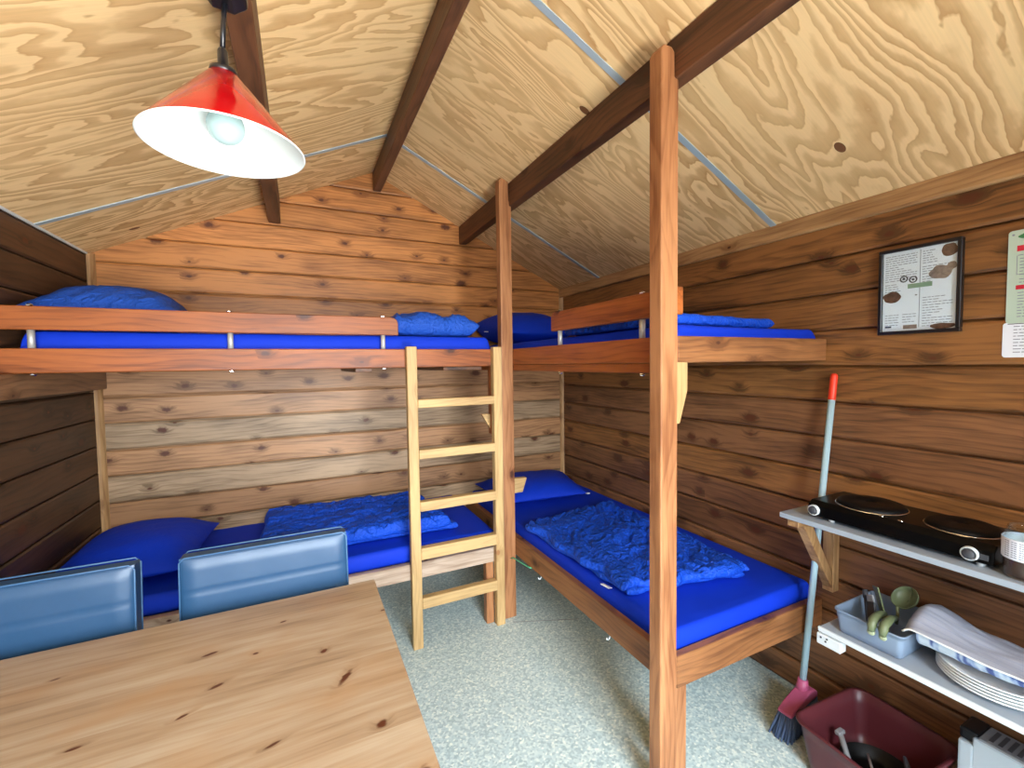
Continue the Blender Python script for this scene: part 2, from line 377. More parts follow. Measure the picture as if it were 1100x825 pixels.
def thing(name, label, cat, loc, group=None):
    o = bpy.data.objects.new(name, None); C.objects.link(o); o.location = loc; o['_o'] = list(loc)
    o.empty_display_size = .05
    o['label'] = label; o['category'] = cat
    if group: o['group'] = group
    return o
def tag(o, label, cat, group=None):
    """moves the origin of a one-mesh thing to its base and describes it"""
    vs = o.data.vertices
    lo = [min(v.co[i] for v in vs) for i in range(3)]; hi = [max(v.co[i] for v in vs) for i in range(3)]
    c = Vector(((lo[0] + hi[0]) / 2, (lo[1] + hi[1]) / 2, lo[2]))
    o.data.transform(Matrix.Translation(-c)); o.location = c; o['_o'] = list(c)
    o['label'] = label; o['category'] = cat
    if group: o['group'] = group
    return o

# ------------------------------------------------------------------ the setting
m = MB(); m.box(LX - .15, RX + .15, FY - .15, BY + .15, -.06, 0, 0); m.build('floor', M['floor'], kind='structure')
def plank_profile(z0, z1, face, back, ch=.008, gap=.0030):
    """closed (depth,z) outline of one board, face towards the room"""
    s = 1 if back > face else -1
    return [(back, z0), (face + s * .024, z0), (face + s * .024, z0 + gap), (face + s * ch * .6, z0 + gap), (face, z0 + gap + ch),
            (face, z1 - gap - ch), (face + s * ch * .6, z1 - gap), (face + s * .024, z1 - gap), (face + s * .024, z1), (back, z1)]
# back wall
m = MB(); k = 0
grey_rows = {7: 2, 6: 1, 5: 2, 4: 1, 3: 2, 2: 2, 1: 2, 0: 1, 8: 1, 9: 1}  # lower rows: weaker stain, and light reflection painted into the tone
while BACK_Z0 + k * PITCH < RIDGE_Z:
    z0 = BACK_Z0 + k * PITCH; z1 = z0 + PITCH
    m.mi = grey_rows.get(k, 0)
    m.prism([(a, b) for a, b in plank_profile(max(z0, 0), z1, BY, BY + .06)], 'X', LX - .06, RX + .06)
    k += 1
for sx in (-1, 1):
    n = Vector((sx * (SLOPE_R if sx > 0 else SLOPE), 0, 1)).normalized()
    bmesh.ops.bisect_plane(m.bm, geom=list(m.bm.verts) + list(m.bm.edges) + list(m.bm.faces), plane_co=(RIDGE_X, 0, RIDGE_Z + .01), plane_no=n, clear_outer=True)
m.build('wall_back', [M['back_warm'], M['back_brown'], M['back_grey']], kind='structure')
# right and left walls
m = MB(); k = 0
while RIGHT_Z0 + k * PITCH < roof(RX) - .01:
    z0 = RIGHT_Z0 + k * PITCH; z1 = min(z0 + PITCH, roof(RX)); m.mi = 1 if k < 9 and k != 6 else 0
    m.prism(plank_profile(max(z0, 0), z1, RX, RX + .06, .008, .0050), 'Y', FY, BY + .01); k += 1
m.build('wall_right', [M['right'], M['right_red']], kind='structure')
m = MB(); k = 0
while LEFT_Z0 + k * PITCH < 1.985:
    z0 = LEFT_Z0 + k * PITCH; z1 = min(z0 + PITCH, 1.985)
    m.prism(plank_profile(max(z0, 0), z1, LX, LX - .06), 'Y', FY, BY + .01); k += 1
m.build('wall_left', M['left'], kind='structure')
# front wall behind the camera, with an open doorway and a window opening added for fill light
DX0, DX1, DZ1 = -.02, 1.0, 2.0
WX0, WX1, WZ0, WZ1 = -.80, -.20, .95, 1.85
m = MB(); y0, y1 = FY - .06, FY
m.box(LX - .06, WX0, y0, y1, 0, 2.0, 0); m.box(WX0, WX1, y0, y1, 0, WZ0, 0); m.box(WX0, WX1, y0, y1, WZ1, 2.0, 0)
m.box(WX1, DX0, y0, y1, 0, 2.0, 0); m.box(DX1, RX + .06, y0, y1, 0, 2.0, 0)
m.prism([(LX - .06, 2.0), (RX + .06, 2.0), (RIDGE_X, RIDGE_Z)], 'Y', y0, y1)
m.build('wall_front', wallset('front_wall_pine', (104, 58, 28), (158, 96, 52), 'X', RIGHT_Z0), kind='structure')
# ceiling: two pitched plywood slopes
m = MB()
for sx, ex in ((-1, LX - .1), (1, RX + .1)):
    m.prism([(RIDGE_X, RIDGE_Z), (ex, roof(ex)), (ex, roof(ex) + .04), (RIDGE_X, RIDGE_Z + .04)], 'Y', FY - .06, BY + .06)
m.build('ceiling', M['ply'], kind='structure')
# metal joint strips across both slopes
tn = 1
for yj in (1.23, 2.45):
    for ex in (LX, RX):
        m = MB(); hw = .0125
        d = -.004
        m.prism([(RIDGE_X, RIDGE_Z + .001), (ex, roof(ex) + .001), (ex, roof(ex) + d), (RIDGE_X, RIDGE_Z + d)], 'Y', yj - hw, yj + hw)
        m.build('trim_%d' % tn, M['alu'], kind='structure'); tn += 1
# corner strips, eave battens
m = MB(); m.prism([(LX, BY), (LX + .028, BY), (LX + .022, BY - .012), (LX + .012, BY - .022), (LX, BY - .028)], 'Z', 0, 1.985)
m.build('trim_%d' % tn, trimw('Z'), kind='structure'); tn += 1
m = MB(); m.prism([(RX, BY), (RX - .024, BY), (RX - .018, BY - .010), (RX - .010, BY - .018), (RX, BY - .024)], 'Z', 0, 1.985)
m.build('trim_%d' % tn, trimw('Z'), kind='structure'); tn += 1
m = MB(); m.prism([(RX, 1.908), (RX - .018, 1.908), (RX - .022, 1.914), (RX - .022, roof(RX - .022) - .001), (RX, roof(RX) - .001)], 'Y', FY, BY)
m.build('trim_%d' % tn, trimw('Y'), kind='structure'); tn += 1
m = MB(); m.prism([(LX, 1.977), (LX + .006, 1.977), (LX + .006, roof(LX + .006) - .001), (LX, roof(LX) - .001)], 'Y', FY, BY)
m.build('trim_%d' % tn, M['white'], kind='structure'); tn += 1
m = MB(); m.tube([(1.0, 2.10, .001), (1.33, 1.965, .001)], .0012, 6)
m.build('trim_%d' % tn, M['mid_grey'], kind='structure'); tn += 1
# roof beams (purlins)
for x0, x1, zb, lab in ((-.133, -.072, 2.238, 'dark brown roof beam on the left slope, behind the red lamp'),
                        (.459, .507, 2.510, 'dark brown ridge beam running under the peak of the ceiling'),
                        (1.028, 1.080, 2.235, 'dark brown roof beam on the right slope, carried by two posts')):
    m = MB()
    if x0 < .3 or x0 > .6: pts = [(x0, zb), (x1, zb), (x1, roof(x1) - .0015), (x0, roof(x0) - .0015)]
    else: pts = [(x0, zb), (x1, zb), (x1, roof(x1) - .0015), (x0, roof(x0) - .0015)]
    m.prism(pts, 'Y', FY, BY, .003)
    o = m.build('roof_beam', beamw('Y')); tag(o, lab, 'beam', 'dark beams under the ceiling')

# ------------------------------------------------------------------ bunk beds
PX0, PX1 = .973, 1.041
def post(parent, y0, y1, zt, zn, label=None):
    m = MB()
    m.prism([(PX0, 0), (PX1, 0), (PX1, zn), (PX1 - .004, zn + .004), (PX0 + .053, zn + .004), (PX0 + .053, zt - .012), (PX0 + .04, zt), (PX0 + .010, zt), (PX0, zt - .016)], 'Y', y0, y1, .0045, 2)
    return m.build('post', post_wood('Z'), parent)
def nut(parent, x, y, z, up=True):
    m = MB(); ax = None
    m.lathe([(0, 0), (.0095, 0), (.0105, .003), (.0105, .006), (.0065, .0095), (0, .011)], (x, y, z), 6, False, None if up else Matrix.Rotation(PI, 4, 'X'))
    return m.build('nut', M['chrome'], parent)
def spacer(parent, x, y, z0, z1):
    m = MB(); m.tube([(x, y, z0), (x, y, z1)], .0105, 16)
    return m.build('spacer_tube', M['steel'], parent)
def rounded_rail(x_or_y, a0, a1, z0, z1, end_low, r=.035):
    """outline (a,z) of a guard rail with rounded end corners"""
    def arc(cx, cz, t0, t1): return [(cx + r * math.cos(t0 + (t1 - t0) * i / 6), cz + r * math.sin(t0 + (t1 - t0) * i / 6)) for i in range(7)]
    if end_low == 'hi':    # rounded at a1
        return [(a0, z0), (a1, z0)] + arc(a1 - r, z1 - r, 0, PI / 2) + [(a0, z1)]
    return [(a0, z0), (a1, z0), (a1, z1)] + arc(a0 + r, z1 - r, PI / 2, PI)
# --- bunk along the right wall
RB = thing('bunk_bed', 'two-level timber bunk frame on notched posts along the right wall', 'bunk bed', (1.45, 1.95, 0), 'built-in timber bunk frames')
post(RB, .993, 1.043, 2.322, 2.235)
post(RB, 2.144, 2.194, 2.375, 2.258)
SX0, SX1 = 1.041, 1.072
m = MB(); m.box(SX0, SX1, 1.02, BY, .347, .450, .003); m.build('side_board', brownb('Y'), RB)
m = MB(); m.box(SX0, SX1, 1.02, BY, 1.396, 1.480, .003); m.build('side_board', stained('Y'), RB)
m = MB(); m.box(SX0 + .004, SX1 + .03, 1.05, BY, 1.362, 1.394, .002); m.build('ledger', stained('Y'), RB)
m = MB(); m.box(SX1, RX, 1.02, 1.05, .335, .442, .003); m.build('end_board', brownb('X'), RB)
m = MB(); m.box(SX1, RX - .004, 1.02, 1.05, 1.396, 1.480, .003); m.build('end_board', brownb('X'), RB)
m = MB(); m.box(SX0 + .032, SX0 + .108, 1.052, 1.10, 0, .371, .003); m.build('leg', post_wood('Z'), RB)
m = MB(); m.prism(rounded_rail(0, 1.0, 1.745, 1.545, 1.630, 'hi', .03), 'X', SX0, SX1, .003); m.build('guard_rail', stained('Y'), RB)
for y in (1.165, 1.69):
    spacer(RB, 1.0565, y, 1.478, 1.547); nut(RB, 1.0565, y, 1.629); nut(RB, 1.0565, y, 1.361 if y > 1.5 else 1.361, False)
m = MB(); m.prism([(PX1, 1.398), (PX1 + .05, 1.398), (PX1 + .05, 1.31), (PX1 + .018, 1.207), (PX1, 1.207)], 'Y', 1.0, 1.04, .002); m.build('bracket', pale('Z'), RB)
m = MB(); m.prism([(PX1, .772), (PX1 + .076, .768), (PX1 + .05, .69), (PX1, .69)], 'Y', 2.146, 2.176, .002); m.build('bracket', pale('X'), RB)
m = MB(); m.box(SX1 + .002, RX, 1.052, BY, .372, .388, .001); m.build('bed_base', pale('Y'), RB)
m = MB(); m.box(SX1 + .032, RX, 1.052, BY, 1.396, 1.41, .001); m.build('bed_base', pale('Y'), RB)
for y in (1.88, 1.34):
    m = MB(); m.tube([(1.052, y, .35), (1.052, y, .335), (1.046, y, .326), (1.038, y, .328), (1.036, y, .336)], .003, 8); m.build('hook', M['white'], RB)
# --- bunk along the back wall
LB = thing('bunk_bed', 'two-level timber bunk frame along the back wall, its ladder in front', 'bunk bed', (0, 2.5, 0), 'built-in timber bunk frames')
BY0, BY1 = 2.144, 2.174
XE = PX0 - .001
m = MB(); m.box(LX, XE, BY0, BY1, .336, .415, .003); m.build('side_board', doorlit('X'), LB)
m = MB(); m.box(LX, XE, BY0, BY1, 1.389, 1.478, .003); m.build('side_board', stained('X'), LB)
m = MB(); m.prism(rounded_rail(0, LX, .432, 1.544, 1.628, 'hi', .03), 'Y', BY0, BY1, .003); m.build('guard_rail', stained('X'), LB)
for x in (-.856, -.254, .362):
    spacer(LB, x, 2.159, 1.476, 1.546); nut(LB, x, 2.159, 1.627); nut(LB, x, 2.159, 1.390, False)
m = MB(); m.box(.866, .908, 2.147, 2.192, 0, .337, .003); m.build('leg', post_wood('Z'), LB)
m = MB(); m.box(LX, LX + .045, 1.85, BY, 1.300, 1.3885, .003); m.build('ledger', wood('brown_ledger', (104, 72, 48), (150, 112, 80), 'Y', var=.03), LB)
for x0, x1 in ((.235, .31), (.66, .87)):
    m = MB(); m.box(x0, x1, 2.176, BY, 1.370, 1.389, .002); m.build('slat', beamw('Y'), LB)
m = MB(); m.prism([(.875, 1.132), (.935, 1.128), (.935, 1.05), (.925, 1.05)], 'Y', 2.20, 2.225, .001); m.build('bracket', pale('X'), LB)
m = MB(); m.box(.925, .972, 2.196, 2.225, 1.02, 1.39, .002); m.build('bracket_post', stained('Z'), LB)
m = MB(); m.box(LX, XE, BY1, BY, .385, .402, .001); m.build('bed_base', pale('X'), LB)
m = MB(); m.box(LX, SX0 - .002, BY1 + .022, BY, 1.391, 1.41, .001); m.build('bed_base', pale('X'), LB)
# green string tied between far post and bed board
m = MB(); m.tube([(1.010, 2.139, .335), (1.012, 2.12, .347), (1.034, 1.99, .346), (1.0370, 1.955, .352)], .003, 8)
o = m.build('green_string', M['green_cord']); tag(o, 'short green string tied from far post to the edge of lower right bed', 'string')

# ------------------------------------------------------------------ ladder
LD = thing('ladder', 'pale pine ladder with five rungs hooked on the upper left bunk', 'ladder', (.71, 2.12, 0))
for x0, x1 in ((.460, .509), (.908, .955)):
    m = MB(); m.box(x0, x1, 2.103, 2.143, 0, 1.489, .003); m.build('side_rail', pale('Z'), LD)
for zt, zb in ((1.234, 1.192), (.988, .943), (.732, .685), (.502, .445), (.252, .198)):
    m = MB(); m.box(.5075, .9095, 2.099, 2.139, zb, zt, .003); m.build('rung', pale('X'), LD)

# ------------------------------------------------------------------ bedding helpers
def edge_params(L, r, n):
    """positions 0..L refined towards both rounded ends"""
    a = [r * (1 - math.cos(i * PI / 2 / 6)) for i in range(7)]
    mid = [r + (L - 2 * r) * i / n for i in range(1, n)]
    return a + mid + [L - x for x in a[::-1]]
def rf(d, r): return 1.0 if d >= r else math.sqrt(max(0, 1 - (1 - d / r) ** 2))
def slab(mb, quad, z0, h, r=None, n=(60, 40), top=None, wob=0, seed=0, flat=0.5, lower=None):
    """a soft slab over a four-cornered outline: rounded edges, top(x,y,u,v) adds height; quad = corners at (0,0),(1,0),(1,1),(0,1)"""
    A, B, Cc, D = [Vector((p[0], p[1], 0)) for p in quad]
    Lu = ((B - A).length + (Cc - D).length) / 2; Lv = ((D - A).length + (Cc - B).length) / 2
    r = r or h / 2
    us = [x / Lu for x in edge_params(Lu, r, n[0])]; vs = [x / Lv for x in edge_params(Lv, r, n[1])]
    def pos(u, v):
        p = A * (1 - u) * (1 - v) + B * u * (1 - v) + Cc * u * v + D * (1 - u) * v
        if wob:
            e = min(u, 1 - u, v, 1 - v); k = max(0, 1 - e / .3)
            p = p + Vector((noise.noise((u * 5, v * 5, seed + .3)), noise.noise((u * 5, v * 5, seed + 7.7)), 0)) * wob * k
        return p
    def f(u, v): return rf(min(u, 1 - u) * Lu, r) * rf(min(v, 1 - v) * Lv, r)
    def ftop(u, v):
        p = pos(u, v); k = f(u, v)
        e = top(p.x, p.y, u, v) if top else 0
        return (p.x, p.y, z0 + h * flat + h * (1 - flat) * k + e * min(1, k * 1.0))
    def fbot(u, v):
        p = pos(u, v); k = f(u, v); return (p.x, p.y, z0 + h * flat * (1 - k))
    mb.grid(ftop, us, vs); mb.grid(lambda u, v: fbot(u, v), us, vs[::-1])
    bmesh.ops.remove_doubles(mb.bm, verts=mb.bm.verts, dist=1e-5)
    return mb
def rdg(x, y, s=0.0):      # ridged noise 0..1
    return 1 - abs(noise.noise((x, y, s))) * 2
def wrinkle(amp, ang, f1=9, f2=28, seed=0.0, stretch=.25):
    ca, sa = math.cos(ang), math.sin(ang)
    def fn(x, y, u, v):
        wx = noise.noise((x * 3, y * 3, seed + 5)) * .12; wy = noise.noise((x * 3, y * 3, seed + 9)) * .12
        a = (x + wx) * ca + (y + wy) * sa; b = -(x + wx) * sa + (y + wy) * ca
        big = noise.noise((a * f1 * stretch, b * f1, seed))
        med = rdg(a * f2 * stretch, b * f2, seed + 2)
        fin = rdg(a * f2 * 1.2, b * f2 * 1.6, seed + 3)
        return amp * (.9 * big + .75 * med - .3 + .25 * fin)
    return fn
def quilting(amp, fx, fy, seed=0.0, cell=.115):
    wr = wrinkle(amp * .55, .4, fx, fy, seed, .5)
    def fn(x, y, u, v):
        row = y / cell + .32 * math.sin(x / cell * 2.2 + (1 if int(math.floor(y / cell)) % 2 else -1) * .8)
        d = abs(row - math.floor(row) - .5) * 2          # 1 at the stitch line
        seam = max(0, (d - .72) / .28)
        return amp * (.5 - 1.3 * seam ** 1.5) + wr(x, y, u, v)
    return fn
def mattress(name_label, x0, x1, y0, y1, z0, z1, sd):
    m = MB()
    def t(x, y, u, v): return .0035 * noise.noise((x * 4, y * 4, sd)) + .0012 * noise.noise((x * 14, y * 14, sd))
    slab(m, [(x0, y0), (x1, y0), (x1, y1), (x0, y1)], z0, z1 - z0, .022, (50, 50), t, 0, sd, .5)
    # straighten the rounded skirt into a firm side wall
    h = z1 - z0
    for v in m.bm.verts:
        q = (v.co.z - z0) / h
        if abs(q - .5) < .49: v.co.z = z0 + h * (.5 + math.copysign(abs((q - .5) * 2) ** .75, q - .5) / 2)
    o = m.build('mattress', M['sheet']); tag(o, name_label, 'mattress', 'mattresses in blue fitted sheets'); return o
def pillow(label, corners, z0, h, seed, lean=None, tagpos=None, mat=None, crease=.012, sag=0):
    """corners quad; a stuffed case, fat in the middle, pinched at the corners"""
    A, B, Cc, D = [Vector((p[0], p[1], p[2] if len(p) > 2 else 0)) for p in corners]
    m = MB(); n = 44
    us = [.5 - .5 * math.cos(PI * i / n) for i in range(n + 1)]
    def pos(u, v):
        # pull the middles of the sides in a little so corners point outwards
        s = 2 * u - 1; t = 2 * v - 1
        uu = .5 + .5 * s * (1 - .055 * (1 - t * t)); vv = .5 + .5 * t * (1 - .055 * (1 - s * s))
        return A * (1 - uu) * (1 - vv) + B * uu * (1 - vv) + Cc * uu * vv + D * (1 - uu) * vv
    def prof(u, v):
        s = abs(2 * u - 1); t = abs(2 * v - 1)
        return (max(0, 1 - s ** 2.6) ** .62) * (max(0, 1 - t ** 2.6) ** .62)
    w = wrinkle(crease, .7, 5, 13, seed, .35)
    def ft(u, v):
        p = pos(u, v); k = prof(u, v); e = min(u, 1 - u, v, 1 - v)
        return (p.x, p.y, p.z + z0 + h * (.35 + .65 * k) + w(p.x, p.y, u, v) * min(1, k * 1.3) * (1.3 - k))
    def fb(u, v):
        p = pos(u, v); k = prof(u, v); return (p.x, p.y, p.z * (1 - k) ** 3 + z0 + h * .35 * (1 - k))
    m.grid(ft, us, us); m.grid(fb, us, us[::-1])
    bmesh.ops.remove_doubles(m.bm, verts=m.bm.verts, dist=1e-5)
    o = m.build('pillow', mat or M['pillow']); tag(o, label, 'pillow', 'blue pillows on the bunks')
    if tagpos:
        m = MB(); x, y, z = tagpos; m.box(x - .012, x + .012, y - .009, y + .009, z - .002, z + .002, .0008); m.build('care_tag', M['tag'], o)
    return o
def duvet(label, layers, mat, tagbox=None):
    m = MB()
    for L in layers: slab(m, **L)
    o = m.build('duvet', mat); tag(o, label, 'duvet', 'folded blue duvets')
    if tagbox:
        mm = MB(); mm.box(*tagbox[0], .001, tagbox[1]); mm.build('care_tag', M['tag'], o)
    return o

mattress('blue mattress on the lower bed along the right wall', 1.076, RX - .006, 1.056, BY - .01, .389, .497, 1)
mattress('blue mattress on the upper bunk along the right wall', 1.106, RX - .006, 1.056, BY - .01, 1.411, 1.520, 2)
mattress('blue mattress on the lower bed along the back wall', LX + .02, .945, BY1 + .012, BY - .01, .403, .490, 3)
mattress('blue mattress on the upper bunk along the back wall', LX + .045, .925, BY1 + .014, BY - .01, 1.411, 1.544, 4)

pillow('plump smooth blue pillow at the far head of the lower right bed', [(1.09, 2.42), (1.68, 2.36), (1.84, 2.93), (1.10, 2.93)], .497, .135, 11, tagpos=(1.672, 2.352, .547))
pillow('crumpled blue pillow at the far end of the upper right bunk', [(1.12, 2.36, 0), (1.62, 2.40, 0), (1.72, 2.92, .12), (1.10, 2.92, .09)], 1.528, .16, 12, tagpos=(1.10, 2.66, 1.61))
pillow('big blue pillow by the left wall on the lower bed, behind the chairs', [(-.938, 2.24), (-.45, 2.25), (-.42, 2.84), (-.938, 2.88)], .492, .175, 13)
pillow('wrinkled blue pillow by the left wall on the upper bunk', [(-.938, 2.19), (-.42, 2.22), (-.46, 2.80), (-.938, 2.86)], 1.548, .20, 14, mat=M['duvet_up'], crease=.035)

# lower right: two folded layers with crumpled top
w1 = wrinkle(.019, 1.15, 11, 32, 21, .28)
duvet('rumpled blue duvet folded in the middle of the lower right bed', [
    dict(quad=[(1.10, 1.30), (1.64, 1.20), (1.70, 2.16), (1.08, 1.98)], z0=.503, h=.026, n=(60, 90), wob=.03, seed=3),
    dict(quad=[(1.09, 1.28), (1.655, 1.205), (1.70, 2.17), (1.07, 2.04)], z0=.519, h=.034, n=(80, 120), top=w1, wob=.05, seed=5)],
    M['duvet'], ((1.052, 1.080, 1.36, 1.40, .514, .517), Matrix.Rotation(.35, 4, 'Y') @ Matrix.Rotation(.4, 4, 'Z')))
q1 = quilting(.027, 9, 28, 31)
duvet('quilted blue duvet folded flat on the lower bed behind the ladder', [
    dict(quad=[(-.17, 2.34), (.76, 2.29), (.70, 2.84), (-.19, 2.90)], z0=.496, h=.035, n=(110, 70), wob=.02, seed=6),
    dict(quad=[(-.19, 2.31), (.72, 2.28), (.66, 2.85), (-.20, 2.91)], z0=.516, h=.05, n=(120, 80), top=q1, wob=.02, seed=7)], M['duvet'])
w3b = wrinkle(.014, 1.35, 11, 22, 41, .45)
def w3(x, y, u, v): return w3b(x, y, u, v) - .020 * max(0, abs(math.sin(x * 19 + 2.2 * noise.noise((x * 2, y * 5, 3)) + y * 5)) - .62) / .38
duvet('small puffy blue duvet rolled on the upper bunk behind the ladder top', [
    dict(quad=[(.42, 2.22), (.87, 2.22), (.89, 2.56), (.42, 2.58)], z0=1.550, h=.112, r=.052, n=(110, 70), top=w3, wob=.025, seed=8)], M['duvet_up'])
w4 = wrinkle(.006, .3, 7, 18, 51, .3)
duvet('thin blue duvet folded flat at the near end of the upper right bunk', [
    dict(quad=[(1.115, 1.085), (1.70, 1.13), (1.72, 1.75), (1.115, 1.75)], z0=1.526, h=.034, n=(80, 70), top=w4, wob=.02, seed=10)], M['duvet'])

# ------------------------------------------------------------------ table
TX0, TX1, TY0, TY1, TZ = -.925, .185, .50, 1.372, .75
TB = thing('dining_table', 'knotty pale pine table in the foreground with the red lamp above it', 'table', (0, 0, 0))
m = MB(); m.box(TX0, TX1, TY0, TY1, TZ - .03, TZ, .004, seg=2); m.build('tabletop', M['table'], TB)
m = MB(); a, t = .06, .02
m.box(TX0 + a, TX1 - a, TY0 + a, TY0 + a + t, TZ - .115, TZ - .03, .002); m.box(TX0 + a, TX1 - a, TY1 - a - t, TY1 - a, TZ - .115, TZ - .03, .002)
m.box(TX0 + a, TX0 + a + t, TY0 + a, TY1 - a, TZ - .115, TZ - .03, .002); m.box(TX1 - a - t, TX1 - a, TY0 + a, TY1 - a, TZ - .115, TZ - .03, .002)
m.build('apron', pale('X'), TB)
for sx in (TX0 + .010, TX1 - .060):
    for sy in (TY0 + .010, TY1 - .060):
        m = MB(); m.box(sx, sx + .05, sy, sy + .05, 0, TZ - .03, .003); m.build('leg', pale('Z'), TB)

# ------------------------------------------------------------------ chairs
def chair(x0, x1, yf, zt, label):
    cx = (x0 + x1) / 2
    t = thing('dining_chair', label, 'chair', (cx, yf - .2, 0), 'blue chairs behind the table')
    # backrest: padded front panel over a firm slab, leaning back
    hw = (x1 - x0) / 2; zb = .40; H = zt - zb; lean = .04
    def yb(z): return yf - lean * (zt - z) / H * 1.0
    m = MB()
    def face(u, v):
        s = 2 * u - 1; x = cx + hw * s * (1 - .02 * (1 - v)); z = zb + H * v
        e = min(u, 1 - u) * 2 * hw; ev = (1 - v) * H
        puff = .012 * min(1, e / .03) ** .5 * min(1, ev / .03) ** .5
        dz = abs(z - (zt - .094)); puff -= .0022 * max(0, 1 - dz / .005)
        dz2 = abs(z - (zt - .25)); puff -= .009 * max(0, 1 - dz2 / .016)
        puff += .0012 * noise.noise((x * 14, z * 14, x0))
        return (x, yb(z) - puff, z)
    us = [0, .01, .025, .05, .08] + [.1 + .8 * i / 24 for i in range(25)] + [.92, .95, .975, .99, 1]
    vs = sorted(set([i / 60 for i in range(61)] + [.985, .992]))
    m.grid(face, us, vs)
    m.prism([(-hw, 0), (hw, 0), (hw, H), (-hw, H)], 'Y', 0, .045, .006, 2) if False else None
    b = MB()
    pts = [(yb(zb) + .0005, zb), (yb(zt) + .0005, zt), (yb(zt) + .052, zt - .004), (yb(zb) + .052, zb)]
    b.prism(pts, 'X', cx - hw, cx + hw, .005, 2)
    me = bpy.data.meshes.new('t'); b.bm.to_mesh(me); b.bm.free(); m.bm.from_mesh(me); bpy.data.meshes.remove(me)
    back = m.build('backrest', M['leather'], t)
    p = MB()
    for off in (-.001, .052):
        p.tube([(cx - hw, yb(.5) + off, .5), (cx - hw, yb(zt - .012) + off, zt - .012), (cx - hw + .012, yb(zt) + off, zt + .0005), (cx + hw - .012, yb(zt) + off, zt + .0005), (cx + hw, yb(zt - .012) + off, zt - .012), (cx + hw, yb(.5) + off, .5)], .0022, 8)
    p.build('piping', M['piping'], back)
    m = MB(); m.box(cx - hw, cx + hw, yf - .46, yf - .03, .40, .475, .018, seg=3); m.build('seat', M['leather'], t)
    for lx in (cx - hw + .03, cx + hw - .03):
        for ly in (yf - .42, yf - .05):
            m = MB(); m.box(lx - .015, lx + .015, ly - .015, ly + .015, 0, .402, .002); m.build('leg', M['chrome'], t)
chair(-.318, .117, 1.48, .872, 'blue leatherette chair nearer the ladder, tucked under the table')
chair(-.862, -.414, 1.48, .878, 'blue leatherette chair at the left, in front of the big pillow')

# ------------------------------------------------------------------ pendant lamp
LXc, LYc = -.105, .95
ZR, ZA = 1.795, 1.922
PL = thing('pendant_lamp', 'red conical pendant lamp with white inside hanging over the table', 'lamp', (LXc, LYc, ZR))
R0 = .127
m = MB(); m.lathe([(.020, ZA), (.024, ZA - .002), (R0 - .003, ZR + .004), (R0, ZR)], (LXc, LYc, 0), 64)
m.build('lamp_shade', M['red'], PL)
m = MB(); m.lathe([(R0, ZR), (R0 + .0015, ZR - .002), (R0 - .001, ZR - .003), (R0 - .004, ZR + .001), (.022, ZA - .005), (0, ZA - .005)], (LXc, LYc, 0), 64)
m.build('shade_lining', M['white_enamel'], PL)
m = MB(); bz = ZR + .036
m.lathe([(0, bz - .030)] + [(.030 * math.sin(a), bz - .030 * math.cos(a)) for a in [i * PI / 12 for i in range(1, 10)]] + [(.016, bz + .030), (.014, bz + .040)], (LXc, LYc, 0), 32)
m.build('light_bulb', M['bulb'], PL)
m = MB(); m.lathe([(0, bz + .035), (.020, bz + .035), (.020, ZA - .006), (0, ZA - .006)], (LXc, LYc, 0), 24); m.build('socket', M['white_enamel'], PL)
m = MB(); m.lathe([(0, ZA + .045), (.0055, ZA + .045), (.008, ZA + .04), (.009, ZA + .012), (.021, ZA + .008), (.023, ZA - .002), (0, ZA - .002)], (LXc, LYc, 0), 24); m.build('cord_grip', M['black'], PL)
RLX, RLZ = -.098, 2.047
m = MB(); m.tube([(LXc, LYc, ZA + .04), (LXc + .003, LYc, ZA + .09), (RLX, LYc, RLZ + .005)], .0042, 10); m.build('cord', M['black'], PL)
m = MB(); rr = Matrix.Identity(4)
m.prism([(RLX - .022, RLZ), (RLX + .012, RLZ - .004), (RLX + .034, RLZ + .012), (RLX + .036, RLZ + .10), (RLX + .02, RLZ + .125), (RLX - .02, RLZ + .125), (RLX - .036, RLZ + .10), (RLX - .034, RLZ + .015)], 'Y', LYc - .022, LYc + .022, .006, 2)
m.build('cord_reel', M['black'], PL)
m = MB(); m.box(RLX - .006, RLX + .006, LYc - .024, LYc + .01, RLZ + .006, RLZ + .05, .003); m.build('reel_clip', M['chrome'], PL)
m = MB(); m.tube([(RLX, LYc, RLZ + .12), (RLX, LYc, 2.20), (RLX + .008, LYc, 2.215), (RLX + .004, LYc, 2.239)], .003, 8); m.build('hook', M['steel'], PL)

# ------------------------------------------------------------------ framed print and notices on the right wall
def on_wall(y, z, d): return (RX - d, y, z)
def wall_rect(mb, ya, yb, za, zb, d): mb.quad(on_wall(ya, za, d), on_wall(yb, za, d), on_wall(yb, zb, d), on_wall(ya, zb, d))
def wall_oval(mb, yc, zc, ry, rz, d, n=22, a0=0, a1=2 * PI, wob=0, sd=0):
    b = bmesh.new(); vs = []
    for i in range(n):
        a = a0 + (a1 - a0) * i / n; k = 1 + wob * noise.noise((math.cos(a) * 1.5, math.sin(a) * 1.5, sd))
        vs.append(b.verts.new(on_wall(yc + ry * k * math.cos(a), zc + rz * k * math.sin(a), d)))
    b.faces.new(vs); mb._merge(b)
def wall_ring(mb, yc, zc, r0, r1, d, n=24):
    b = bmesh.new(); A = []; B = []
    for i in range(n):
        a = 2 * PI * i / n
        A.append(b.verts.new(on_wall(yc + r0 * math.cos(a), zc + r0 * math.sin(a), d))); B.append(b.verts.new(on_wall(yc + r1 * math.cos(a), zc + r1 * math.sin(a), d)))
    for i in range(n): b.faces.new((A[i], A[(i + 1) % n], B[(i + 1) % n], B[i]))
    mb._merge(b)
